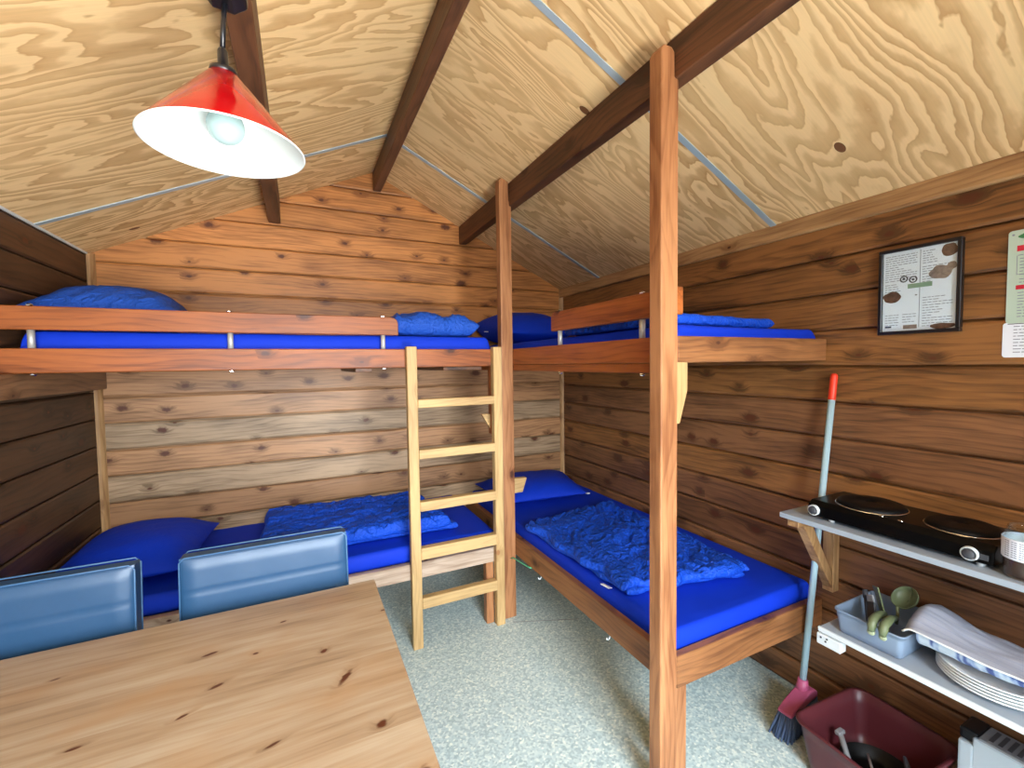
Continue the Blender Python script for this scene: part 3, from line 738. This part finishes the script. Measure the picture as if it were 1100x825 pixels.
def text_block(mb, yl, yr, zt, rows, dz, d, seed, mi, h=.0022, full=.6):
    """rows of broken word strips; yl is the left (larger y) edge as read from the room"""
    rn = random.Random(seed); mb.mi = mi
    for i in range(rows):
        z = zt - i * dz; y = yl; end = yl - (yl - yr) * (1 if rn.random() < full else rn.uniform(.35, .9))
        while y > end + .003:
            w = rn.uniform(.005, .016); y2 = max(y - w, end); wall_rect(mb, y, y2, z - h, z, d); y = y2 - .0026
FYa, FYb, FZa, FZb = .846, .630, 1.482, 1.772      # left, right, bottom, top
PF = thing('framed_print', 'black framed printed sheet with food pictures hung on the right wall', 'picture', (RX, (FYa + FYb) / 2, FZa))
fw = .011
m = MB()
m.box(RX - .022, RX - .0005, FYb, FYa, FZa, FZa + fw, .0015); m.box(RX - .022, RX - .0005, FYb, FYa, FZb - fw, FZb, .0015)
m.box(RX - .022, RX - .0005, FYb, FYb + fw, FZa + fw, FZb - fw, .0015); m.box(RX - .022, RX - .0005, FYa - fw, FYa, FZa + fw, FZb - fw, .0015)
m.build('picture_frame', M['black'], PF)
ya, yb, za, zb = FYa - fw, FYb + fw, FZa + fw, FZb - fw
m = MB(); m.mi = 0; wall_rect(m, ya, yb, za, zb, .012)
ym = (ya + yb) / 2 - .004; d = .0124
m.mi = 1; wall_rect(m, ym + .001, ym - .001, za + .01, zb - .005, d)
W = ya - yb; Hh = zb - za
text_block(m, ya - .006, ym + .008, zb - .012, 12, .0076, d, 1, 1)
text_block(m, ym - .006, yb + .05, zb - .012, 6, .0076, d, 2, 1)
text_block(m, ym - .006, yb + .012, zb - .062, 4, .0076, d, 3, 1)
text_block(m, ym - .006, yb + .06, zb - .095, 5, .0076, d, 4, 1)
text_block(m, ya - .006, ym + .050, zb - .108, 7, .0076, d, 5, 1)
text_block(m, ym - .008, yb + .010, zb - .162, 12, .0084, d, 6, 1, full=.75)
text_block(m, ya - .008, ym + .055, zb - .212, 5, .0085, d, 7, 1)
text_block(m, ym + .045, ym + .008, zb - .212, 4, .0085, d, 8, 1)
m.mi = 2
wall_ring(m, ym + .043, zb - .094, .0075, .0115, d); wall_ring(m, ym + .018, zb - .099, .0075, .0115, d)
wall_oval(m, ym + .043, zb - .094, .004, .004, d); wall_oval(m, ym + .018, zb - .099, .004, .004, d)
wall_rect(m, ya - .008, ya - .026, za + .012, za + .018, d); wall_rect(m, ym + .012, ym + .006, zb - .150, zb - .153, d + .0003)
m.mi = 3
wall_oval(m, yb + .021, zb - .022, .0205, .020, d + .0002, wob=.25, sd=1); wall_oval(m, ya - .026, zb - .152, .0255, .019, d + .0002, wob=.15, sd=2)
wall_oval(m, yb + .033, za + .0095, .032, .009, d + .0002, wob=.2, sd=3)
m.mi = 4
wall_oval(m, yb + .040, zb - .088, .027, .023, d + .0002, wob=.25, sd=4); wall_oval(m, yb + .014, zb - .072, .0125, .012, d + .0003, wob=.2, sd=5)
wall_rect(m, ym + .042, ym + .005, za + .006, za + .019, d + .0001)
m.mi = 5; wall_rect(m, ym + .032, ym - .032, zb - .128, zb - .113, d + .0004)
m.build('printed_sheet', [M['paper'], M['ink'], M['ink_dark'], M['photo_brown'], M['photo_tan'], M['green_ink']], PF)
m = MB(); m.box(RX - .0165, RX - .0145, yb, ya, za, zb, 0); m.build('glass_pane', M['pane'], PF)
# notices
def notice(label, y0, y1, z0, z1, dd, mats, draw):
    m = MB(); m.mi = 0
    r = .008; n = 5
    pts = []
    for cy, cz, a in ((y1 + r, z0 + r, PI), (y0 - r, z0 + r, 1.5 * PI), (y0 - r, z1 - r, 0), (y1 + r, z1 - r, PI / 2)):
        pts += [(cy + r * math.cos(a + i * PI / 2 / n), cz + r * math.sin(a + i * PI / 2 / n)) for i in range(n + 1)]
    m.prism(pts, 'X', RX - dd - .0016, RX - dd)
    draw(m, dd + .0022)
    o = m.build('notice_sign', mats); tag(o, label, 'notice', 'notices on the right wall'); return o
N0, N1 = .537, .327
def dr(m, d):
    m.mi = 1
    wall_rect(m, N0 - .018, N1 + .02, 1.700, 1.716, d); wall_rect(m, N0 - .018, N1 + .02, 1.592, 1.604, d)
    m.mi = 3; wall_oval(m, N0 - .045, 1.742, .022, .010, d, wob=.3, sd=4)
    text_block(m, N0 - .020, N1 + .03, 1.690, 1, .009, d, 11, 2)
    text_block(m, N0 - .024, N1 + .03, 1.680, 6, .009, d, 12, 2); text_block(m, N0 - .024, N1 + .03, 1.622, 2, .009, d, 13, 2)
    text_block(m, N0 - .022, N1 + .03, 1.584, 9, .0085, d, 14, 2)
    m.mi = 2; wall_rect(m, N0 - .018, N0 - .0195, 1.635, 1.688, d); wall_rect(m, N0 - .018, N1 + .02, 1.634, 1.6355, d)
    wall_oval(m, N0 - .010, 1.748, .003, .003, d, 10)
notice('mint green notice sheet with red bars on the right wall beside the frame', N0, N1, 1.496, 1.760, .003, [M['mint'], M['red_ink'], M['ink'], M['leaf_green']], dr)
def dr2(m, d):
    text_block(m, N0 - .016, N1 + .03, 1.488, 9, .0092, d, 21, 1)
    m.mi = 2; wall_rect(m, N0 - .004, N1 + .006, 1.4935, 1.4955, d)
notice('pale blue text notice below the red barred notice on the right wall', N0 + .006, N1, 1.398, 1.4985, .0004, [M['paper'], M['ink'], M['ink_dark']], dr2)

# ------------------------------------------------------------------ shelves on the right wall
US = thing('wall_shelf', 'upper pale grey shelf with wooden brace carrying the hot plate', 'shelf', (RX, .5, .82), 'shelves on the right wall')
m = MB(); m.box(1.585, RX, -.15, 1.022, .820, .838, .0015); m.build('board', M['grey_shelf'], US)
m = MB(); m.box(1.600, RX - .04, .962, 1.002, .792, .8195, .002); m.build('bearer', trimw('X'), US)
m = MB(); m.box(RX - .040, RX - .0005, .90, .945, .49, .8195, .002) if False else m.box(RX - .038, RX - .0005, .962, 1.002, .50, .8195, .002); m.build('wall_cleat', trimw('Z'), US)
m = MB(); m.prism([(1.640, .792), (1.690, .792), (RX - .038, .575), (RX - .038, .515)], 'Y', .965, 1.000, .002); m.build('brace', trimw('Z'), US)
LS = thing('wall_shelf', 'lower white edged shelf carrying the basket and plates', 'shelf', (RX, .4, .47), 'shelves on the right wall')
m = MB(); m.box(1.578, RX, -.15, .872, .469, .487, .001); m.build('board', M['grey_shelf'], LS)
m = MB(); m.box(1.571, 1.5785, -.15, .874, .472, .4885, .0015); m.build('edge_strip', M['white'], LS)
m = MB(); m.box(1.568, 1.602, .802, .876, .431, .4675, .002); eb = m.build('end_block', M['white'], LS)
for y, z in ((.862, .456), (.847, .4485), (.843, .4585)):
    m = MB(); m.tube([(1.5665, y, z), (1.5695, y, z)], .0032, 10); m.build('screw_hole', M['dark_grey'], eb)

# hot plate with two burners
HP = thing('hot_plate', 'black double electric hot plate on the upper shelf', 'hot plate', (1.73, .70, .838))
HY0, HY1, HX0, HX1 = .474, .945, 1.622, 1.846
m = MB(); m.prism([(HX0, .849), (HX0 + .003, .886), (HX0 + .024, .900), (HX1, .900), (HX1, .849)], 'Y', HY0, HY1, .004, 2); m.build('body', M['black_gloss'], HP)
for y, x, r in ((.805, 1.738, .092), (.575, 1.742, .080)):
    m = MB(); m.lathe([(0, .912), (r * .15, .911), (r * .17, .913), (r * .9, .9135), (r, .910), (r + .003, .904), (r + .003, .899)], (x, y, 0), 48); b = m.build('burner', M['cast_iron'], HP)
    m = MB(); m.lathe([(r + .003, .8995), (r + .003, .9015), (r + .005, .9022), (r + .0065, .901), (r + .007, .8995)], (x, y, 0), 48); m.build('trim_ring', M['chrome'], b)
RYm = Matrix.Rotation(-PI / 2, 4, 'Y')
for y in (.922, .520):
    m = MB(); m.lathe([(0, .018), (.011, .018), (.0135, .014), (.0140, 0)], (HX0 + .003, y, .869), 28, True, RYm); k = m.build('knob', M['dark_grey'], HP)
    m = MB(); m.lathe([(.0145, .0), (.0145, .010), (.0165, .013), (.0185, .010), (.0185, 0)], (HX0 + .003, y, .869), 28, True, RYm); m.build('knob_ring', M['white'], k)
for x in (HX0 + .02, HX1 - .03):
    for y in (HY0 + .03, HY1 - .07):
        m = MB(); m.lathe([(0, 0), (.009, 0), (.010, .012), (0, .012)], (x, y, .838), 14); m.build('foot', M['white'], HP)
m = MB(); m.box(HX0 - .0004, HX0 + .004, .484, .506, .860, .875, .0004); m.build('rating_plate', M['dark_grey'], HP)
for y in (.735, .685):
    m = MB(); m.box(HX0 + .022, HX0 + .031, y - .006, y + .006, .8995, .903, .001); m.build('indicator', M['chrome'], HP)

# jar
JX, JY = 1.648, .420
JR = thing('glass_jar', 'clear glass jar with white label at the right edge of the upper shelf', 'jar', (JX, JY, .838))
m = MB(); m.lathe([(0, .839), (.043, .839), (.047, .845), (.047, .94), (.040, .955), (.038, .968), (.036, .968), (.037, .954), (.044, .938), (.044, .846), (.041, .843), (0, .843)], (JX, JY, 0), 40); m.build('jar_body', M['glass'], JR)
m = MB(); m.lathe([(0, .8435), (.0415, .8435), (.0435, .848), (.0435, .912), (.02, .917), (0, .915)], (JX, JY, 0), 32); m.build('jar_contents', M['coffee'], JR)
m = MB(); m.lathe([(.0474, .888), (.0478, .8885), (.0478, .939), (.0474, .9395)], (JX, JY, 0), 40)
m.mi = 1
for i in range(8):
    z = .932 - i * .0054
    for j in range(5):
        a0 = PI - .75 + j * .33; a1 = a0 + .24
        m.quad(*[(JX + .0481 * math.cos(a), JY + .0481 * math.sin(a), zz) for a, zz in ((a0, z), (a1, z), (a1, z + .0022), (a0, z + .0022))])
m.build('jar_label', [M['paper'], M['ink']], JR)

# ------------------------------------------------------------------ basket and utensils
def rrect(x0, x1, y0, y1, r, n=5):
    p = []
    for cx, cy, a in ((x1 - r, y1 - r, 0), (x0 + r, y1 - r, PI / 2), (x0 + r, y0 + r, PI), (x1 - r, y0 + r, 1.5 * PI)):
        p += [(cx + r * math.cos(a + i * PI / 2 / n), cy + r * math.sin(a + i * PI / 2 / n)) for i in range(n + 1)]
    return p
def open_box(x0, x1, y0, y1, z0, z1, r, taper, wall, lip, rot=0, notch=None):
    """thin-walled tub with rounded corners and a lip"""
    cx, cy = (x0 + x1) / 2, (y0 + y1) / 2
    b = bmesh.new(); rings = []
    H = z1 - z0
    prof = [(0, z0, taper + .004), (0, z0 + .004, taper)] + [(0, z0 + H * t, taper * (1 - t)) for t in (.25, .5, .75, .95)] + [(0, z1 - .006, -lip), (0, z1, -lip), (0, z1 + .0005, 0)] + \
           [(0, z1 - .002, wall)] + [(0, z0 + H * t, taper * (1 - t) + wall) for t in (.75, .5, .25)] + [(0, z0 + .006, taper + wall), (0, z0 + .005, taper + wall + .01)]
    for _, z, ins in prof:
        pts = rrect(x0 + ins, x1 - ins, y0 + ins, y1 - ins, max(.004, r - ins * .5), 6)
        ring = []
        for px, py in pts:
            zz = z
            if notch and z > z0 + H * .6 and notch(px, py): zz = z0 + H * .6 + (z - z0 - H * .6) * .25
            dx, dy = px - cx, py - cy
            ring.append(b.verts.new((cx + dx * math.cos(rot) - dy * math.sin(rot), cy + dx * math.sin(rot) + dy * math.cos(rot), zz)))
        rings.append(ring)
    for A, B in zip(rings, rings[1:]):
        n = len(A)
        for i in range(n): b.faces.new((A[i], A[(i + 1) % n], B[(i + 1) % n], B[i])).smooth = True
    b.faces.new(rings[0][::-1]); b.faces.new(rings[-1])
    bmesh.ops.recalc_face_normals(b, faces=b.faces)
    return b
m = MB(); m._merge(open_box(1.594, 1.837, .648, .838, .4875, .566, .018, .010, .003, .003)); o = m.build('basket', M['bin_grey'])
tag(o, 'grey blue plastic basket of utensils on the left end of the lower shelf', 'basket')
def utensil(name, label, cat, parts, group='utensils in the grey basket'):
    root = None
    P0 = parts[0][1].build(parts[0][0] if len(parts) > 1 else name, parts[0][2])
    if len(parts) == 1:
        tag(P0, label, cat, group); return P0
    raise RuntimeError
m = MB(); m.tube([(1.70, .785, .500), (1.735, .812, .575)], .006, 10); m.tube([(1.735, .812, .575), (1.745, .820, .600)], .008, 10); utensil('table_knife', 'dark handled knife leaning at the back left of the grey basket', 'knife', [('x', m, M['dark_grey'])])
m = MB(); m.box(1.66, 1.668, .75, .775, .495, .60, .003, Matrix.Rotation(.5, 4, 'Y') @ Matrix.Rotation(-.25, 4, 'X')); utensil('peeler', 'black flat utensil lying in the middle of the grey basket', 'utensil', [('x', m, M['black'])])
m = MB(); m.box(1.70, 1.71, .765, .787, .497, .605, .003, Matrix.Rotation(.35, 4, 'Y') @ Matrix.Rotation(-.35, 4, 'X')); utensil('spreader', 'grey flat utensil standing in the grey basket', 'utensil', [('x', m, M['mid_grey'])])
m = MB(); m.prism([(-.012, -.06), (.012, -.06), (.016, .05), (.020, .09), (-.014, .10)], 'Y', -.002, .002, .001)
bmesh.ops.transform(m.bm, matrix=Matrix.Translation((1.70, .745, .560)) @ Matrix.Rotation(.9, 4, 'Z') @ Matrix.Rotation(-.25, 4, 'X'), verts=m.bm.verts)
utensil('turner', 'tall olive green turner standing in the grey basket', 'utensil', [('x', m, M['olive'])])
m = MB()
def bowl(u, v):
    a = 2 * PI * u; r = .042 * math.sin(v * PI / 2); return (r * math.cos(a), r * .85 * math.sin(a), -.028 * math.cos(v * PI / 2))
m.grid(bowl, [i / 28 for i in range(29)], [i / 8 for i in range(9)])
bmesh.ops.solidify(m.bm, geom=list(m.bm.faces), thickness=.002)
m.tube([(-.038, 0, 0), (-.06, -.002, -.02), (-.085, -.004, -.035)], .005, 8)
bmesh.ops.transform(m.bm, matrix=Matrix.Translation((1.775, .722, .612)) @ Matrix.Rotation(-.2, 4, 'Z') @ Matrix.Rotation(-.75, 4, 'Y'), verts=m.bm.verts)
utensil('ladle', 'olive green ladle with round bowl resting in the grey basket', 'utensil', [('x', m, M['olive'])])
# tongs hooked over the basket edge: two looped grips
TG = thing('tongs', 'olive green tongs with pale tips hooked over the basket front', 'tongs', (1.60, .68, .54), 'utensils in the grey basket')
for y in (.724, .694):
    m = MB(); m.tube([(1.70, y + .018, .566), (1.645, y + .008, .584), (1.606, y, .588), (1.584, y - .003, .586), (1.574, y - .004, .572), (1.5735, y - .004, .556)], [.008, .010, .012, .012, .012, .009], 12); a = m.build('arm', M['olive'], TG)
    m = MB(); m.ball((1.573, y - .004, .552), (.007, .011, .010), 14); m.build('tip', M['pale_olive'], a)

# ------------------------------------------------------------------ plates and tea towel
for i in range(5):
    z = .4875 + i * .0085
    m = MB(); r = .128
    m.lathe([(0, z + .001), (.075, z + .001), (.078, z), (.085, z + .002), (r * .94, z + .013), (r, z + .0165), (r, z + .0185), (r * .93, z + .0165), (.084, z + .005), (.075, z + .004), (0, z + .004)], (1.725, .485, 0), 56)
    o = m.build('plate', M['china'])
    tag(o, ['white plate at the very bottom of the stack on the lower shelf', 'white plate second from the bottom of the stack on the lower shelf', 'white plate in the middle of the stack on the lower shelf', 'white plate second from the top of the stack, under the tea towel', 'topmost white plate of the stack, directly under the tea towel'][i], 'plate', 'white plates stacked on the lower shelf')
def tow(u, v):
    # u along the shelf (far to near), v across (front to wall)
    y = .676 - u * .445 - .018 * (1 - v) * (1 - u); fr = 1.612 - .012 * math.sin(PI * min(1, u * 1.1)); x = fr + v * (1.850 - fr)
    rise = 1 - max(0, 1 - u / .06) ** 2 * .35
    hem = .547 + .048 * rise - .010 * u
    crown = .034 * math.exp(-(u / .22) ** 2) + .010 * math.exp(-((u - .75) / .2) ** 2)
    z = hem + crown * math.sin(PI * min(1, v / .62) * .5) - .036 * max(0, (v - .55) / .45) ** 1.4
    w = .007 * noise.noise((u * 6, v * 7, 2)) + .006 * rdg(u * 2.5 + v * 5, v * 6 - u * 2, 8.2)
    return Vector((x, y, z + w * (.4 + v * .6)))
m = MB(); us = [i / 60 for i in range(61)]; vs = [i / 40 for i in range(41)]
m.grid(tow, us, vs)
bmesh.ops.solidify(m.bm, geom=list(m.bm.faces), thickness=.004)
# patterned under-fold hanging between the top layer and the plates
m.mi = 1
def tow2(u, v):
    p = tow(.075 + u * .915, .06); y = p.y
    a = v * PI
    return (p.x - .004 + .026 * v - .014 * math.sin(a * .8), y, p.z - .003 - (.046 - .030 * u) * v + .003 * noise.noise((u * 14, v * 3, 4)))
m.grid(tow2, us, [i / 10 for i in range(11)])
m.mi = 2
m.tube([tow(i / 60, 0.0) + Vector((-.001, 0, 0)) for i in range(61)], .0028, 8)
o = m.build('tea_towel', [M['towel'], M['towel_blue'], M['china']]); tag(o, 'crumpled white tea towel with blue pattern lying over the plates', 'towel')

# ------------------------------------------------------------------ broom
BR = thing('broom', 'pale blue broom with red tip leaning on the right wall', 'broom', (1.74, 1.03, 0))
top = Vector((1.838, .980, 1.345)); foot = Vector((1.705, 1.000, .151))
dv = (top - foot).normalized()
m = MB(); m.tube([foot, top - dv * .098], .0115, 18); m.build('handle', M['handle_blue'], BR)
m = MB(); m.tube([top - dv * .10, top - dv * .096, top - dv * .01, top - dv * .003, top], [.0125, .0128, .0125, .0105, .006], 18); m.build('hanging_cap', M['orange_red'], BR)
Bm = Matrix.Translation((1.672, .992, .112)) @ Matrix.Rotation(math.radians(3), 4, 'Z') @ Matrix.Rotation(math.radians(-7), 4, 'Y')
m = MB(); m.prism([(-.100, -.015), (.078, -.015), (.082, .004), (.066, .020), (.036, .027), (-.05, .012), (-.098, -.003)], 'Y', -.026, .026, .007, 3)
bmesh.ops.transform(m.bm, matrix=Bm, verts=m.bm.verts)
m.tube([foot - dv * .025, foot - dv * .005, foot + dv * .022], [.024, .020, .0165], 18)
m.build('broom_head', M['pink'], BR)
m = MB(); rn = random.Random(5)
for i in range(20):
    for j in range(7):
        a = -.090 + .166 * i / 19; b = -.021 + .042 * j / 6
        p = Bm @ Vector((a, b, -.013))
        e = Vector((p.x + (a * .15) - .024 + rn.uniform(-.006, .006), p.y + b * .5 + rn.uniform(-.006, .006), max(.0008, rn.uniform(.001, .006) + max(0, a) * .12)))
        mid = (p + e) / 2 + Vector((.004, 0, .002))
        m.tube([p, mid, e], [.0046, .005, .0030], 6)
m.build('bristles', M['navy'], BR, kind='stuff')

# ------------------------------------------------------------------ maroon tub with washing-up things
m = MB(); m._merge(open_box(1.478, 1.828, .592, .892, .001, .180, .045, .030, .004, .008, rot=math.radians(-3))); o = m.build('wash_tub', M['maroon'])
tag(o, 'maroon plastic tub of washing-up things on the floor under the shelves', 'tub')
TUBG = 'things in the maroon tub'
m = MB(); m.lathe([(0, .012), (.08, .012), (.095, .02), (.102, .055), (.104, .055), (.098, .018), (.082, .008), (0, .008)], (1.665, .735, 0), 40)
m.tube([(1.63, .66, .058), (1.60, .60, .095)], [.009, .011], 10) if False else None
o = m.build('frying_pan', M['cast_iron']); tag(o, 'dark round pan in the bottom of the maroon tub', 'pan', TUBG)
m = MB(); m.tube([(1.60, .785, .066), (1.625, .815, .092), (1.640, .833, .108)], [.008, .009, .009], 12); m.box(1.625, 1.66, .826, .846, .104, .120, .004); o = m.build('dish_brush', M['mid_grey']); tag(o, 'pale grey dish brush leaning in the maroon tub', 'brush', TUBG)
m = MB(); m.box(1.655, 1.725, .655, .665, .06, .125, .004, Matrix.Rotation(.5, 4, 'Z') @ Matrix.Rotation(-.4, 4, 'X')); m.tube([(1.67, .66, .075), (1.61, .70, .06)], .006, 10); o = m.build('scraper', M['dark_grey']); tag(o, 'dark grey flat scraper in the maroon tub', 'utensil', TUBG)
m = MB(); m.tube([(1.58, .70, .062), (1.63, .735, .075), (1.68, .77, .07)], .004, 8); m.ball((1.575, .695, .061), (.02, .014, .005), 14); o = m.build('spoon', M['steel']); tag(o, 'steel spoon lying across the pan in the maroon tub', 'spoon', TUBG)
m = MB(); m.tube([(1.54, .64, .062), (1.60, .665, .066)], [.009, .008], 10); m.tube([(1.60, .665, .066), (1.66, .69, .066)], .003, 8); o = m.build('whisk', M['chrome']); tag(o, 'shiny thin handled tool at the front of the maroon tub', 'utensil', TUBG)

# ------------------------------------------------------------------ electric heater
HT = thing('electric_heater', 'white electric heater with slotted top by the maroon tub', 'heater', (1.77, .25, 0))
hy0, hy1, hx0, hx1, hz0, hz1 = -.05, .568, 1.735, 1.828, .05, .297
m = MB(); m.box(hx0, hx1, hy0, hy1 - .03, hz0, hz1 - .006, .004); m.build('body', M['heater_white'], HT)
m = MB(); m.box(hx0 - .002, hx1 + .002, hy1 - .034, hy1, hz0 - .004, hz1 - .03, .006, seg=2); m.build('end_cap', M['heater_white'], HT)
m = MB(); m.box(hx0 + .010, hx1 + .004, hy1 - .040, hy1 + .002, hz1 - .030, hz1 + .004, .008, seg=2); m.build('corner_guard', M['black'], HT)
m = MB(); m.box(hx0 + .004, hx1 - .002, hy0 + .01, hy1 - .041, hz1 - .008, hz1, .002); g = m.build('top_grille', M['mid_grey'], HT)
for i in range(26):
    y = .505 - i * .0185
    m = MB(); m.box(hx0 + .018, hx1 - .014, y - .005, y + .005, hz1 - .003, hz1 + .0012, .001); m.build('slot', M['dark_grey'], g)
for y in (.05, .45):
    m = MB(); m.box(hx0 - .03, hx1 + .01, y - .012, y + .012, 0, hz0 + .002, .003); m.build('foot', M['black'], HT)

for o in bpy.data.objects:
    if '_o' in o: del o['_o']

# ------------------------------------------------------------------ light: daylight through the doorway behind the camera, plus added fill lamps
def area(name, loc, rot, sx, sy, power, col):
    l = bpy.data.lights.new(name, 'AREA'); l.shape = 'RECTANGLE'; l.size = sx; l.size_y = sy; l.energy = power; l.color = col
    o = bpy.data.objects.new(name, l); C.objects.link(o); o.location = loc; o.rotation_euler = rot; return o
DAY = (.84, .93, 1.0)
def aim(loc, to): return (Vector(to) - Vector(loc)).to_track_quat('-Z', 'Y').to_euler()
p = ((DX0 + DX1) / 2, FY - 1.4, 2.9)
area('sky_above_doorway', p, aim(p, (.5, .5, 0)), 2.4, 2.0, 380, DAY)
p = (-.2, FY - 6.5, 2.2)
area('sky_low_over_the_yard', p, aim(p, (.5, 1.5, 1.0)), 7.0, 3.6, 900, DAY)
area('ceiling_fill_outside', (2.5, FY - 2.4, .02), (PI, 0, 0), 4.4, 4.4, 1500, (1.0, .98, .94))  # added upward lamp as ceiling fill, standing in for ground bounce
area('window_fill', ((WX0 + WX1) / 2, FY - .25, (WZ0 + WZ1) / 2 + .15), (math.radians(72), 0, 0), WX1 - WX0, WZ1 - WZ0, 14, DAY)  # added fill lamp in the unseen window opening
w = bpy.data.worlds.new('daylight'); bpy.context.scene.world = w; w.use_nodes = True
bg = w.node_tree.nodes['Background']; sky = w.node_tree.nodes.new('ShaderNodeTexSky'); sky.sky_type = 'NISHITA'; sky.sun_disc = False; sky.sun_elevation = .7; sky.sun_rotation = 1.2
w.node_tree.links.new(sky.outputs[0], bg.inputs[0]); bg.inputs[1].default_value = .25

# ------------------------------------------------------------------ camera
yaw, pitch, roll = math.radians(25.71), math.radians(-2.636), math.radians(-.797)
cy, sy, cp, sp = math.cos(yaw), math.sin(yaw), math.cos(pitch), math.sin(pitch)
f = Vector((sy * cp, cy * cp, sp)); rt = Vector((cy, -sy, 0)); up = rt.cross(f)
c, s = math.cos(roll), math.sin(roll)
r2, u2 = c * rt + s * up, -s * rt + c * up
cam = bpy.data.cameras.new('camera'); co = bpy.data.objects.new('camera', cam); C.objects.link(co)
cam.sensor_width = 36; cam.lens = 473.18 / 1100 * 36; cam.clip_start = .02
mw = Matrix((( r2.x, u2.x, -f.x, 0), (r2.y, u2.y, -f.y, 0), (r2.z, u2.z, -f.z, 1.4), (0, 0, 0, 1)))
co.matrix_world = mw
sc = bpy.context.scene; sc.camera = co
sc.view_settings.view_transform = 'Standard'; sc.view_settings.look = 'None'; sc.view_settings.gamma = 1; sc.view_settings.use_curve_mapping = False
sc.view_settings.exposure = .84
sc.cycles.use_denoising = True
sc.cycles.max_bounces = 10; sc.cycles.diffuse_bounces = 7; sc.cycles.transmission_bounces = 8
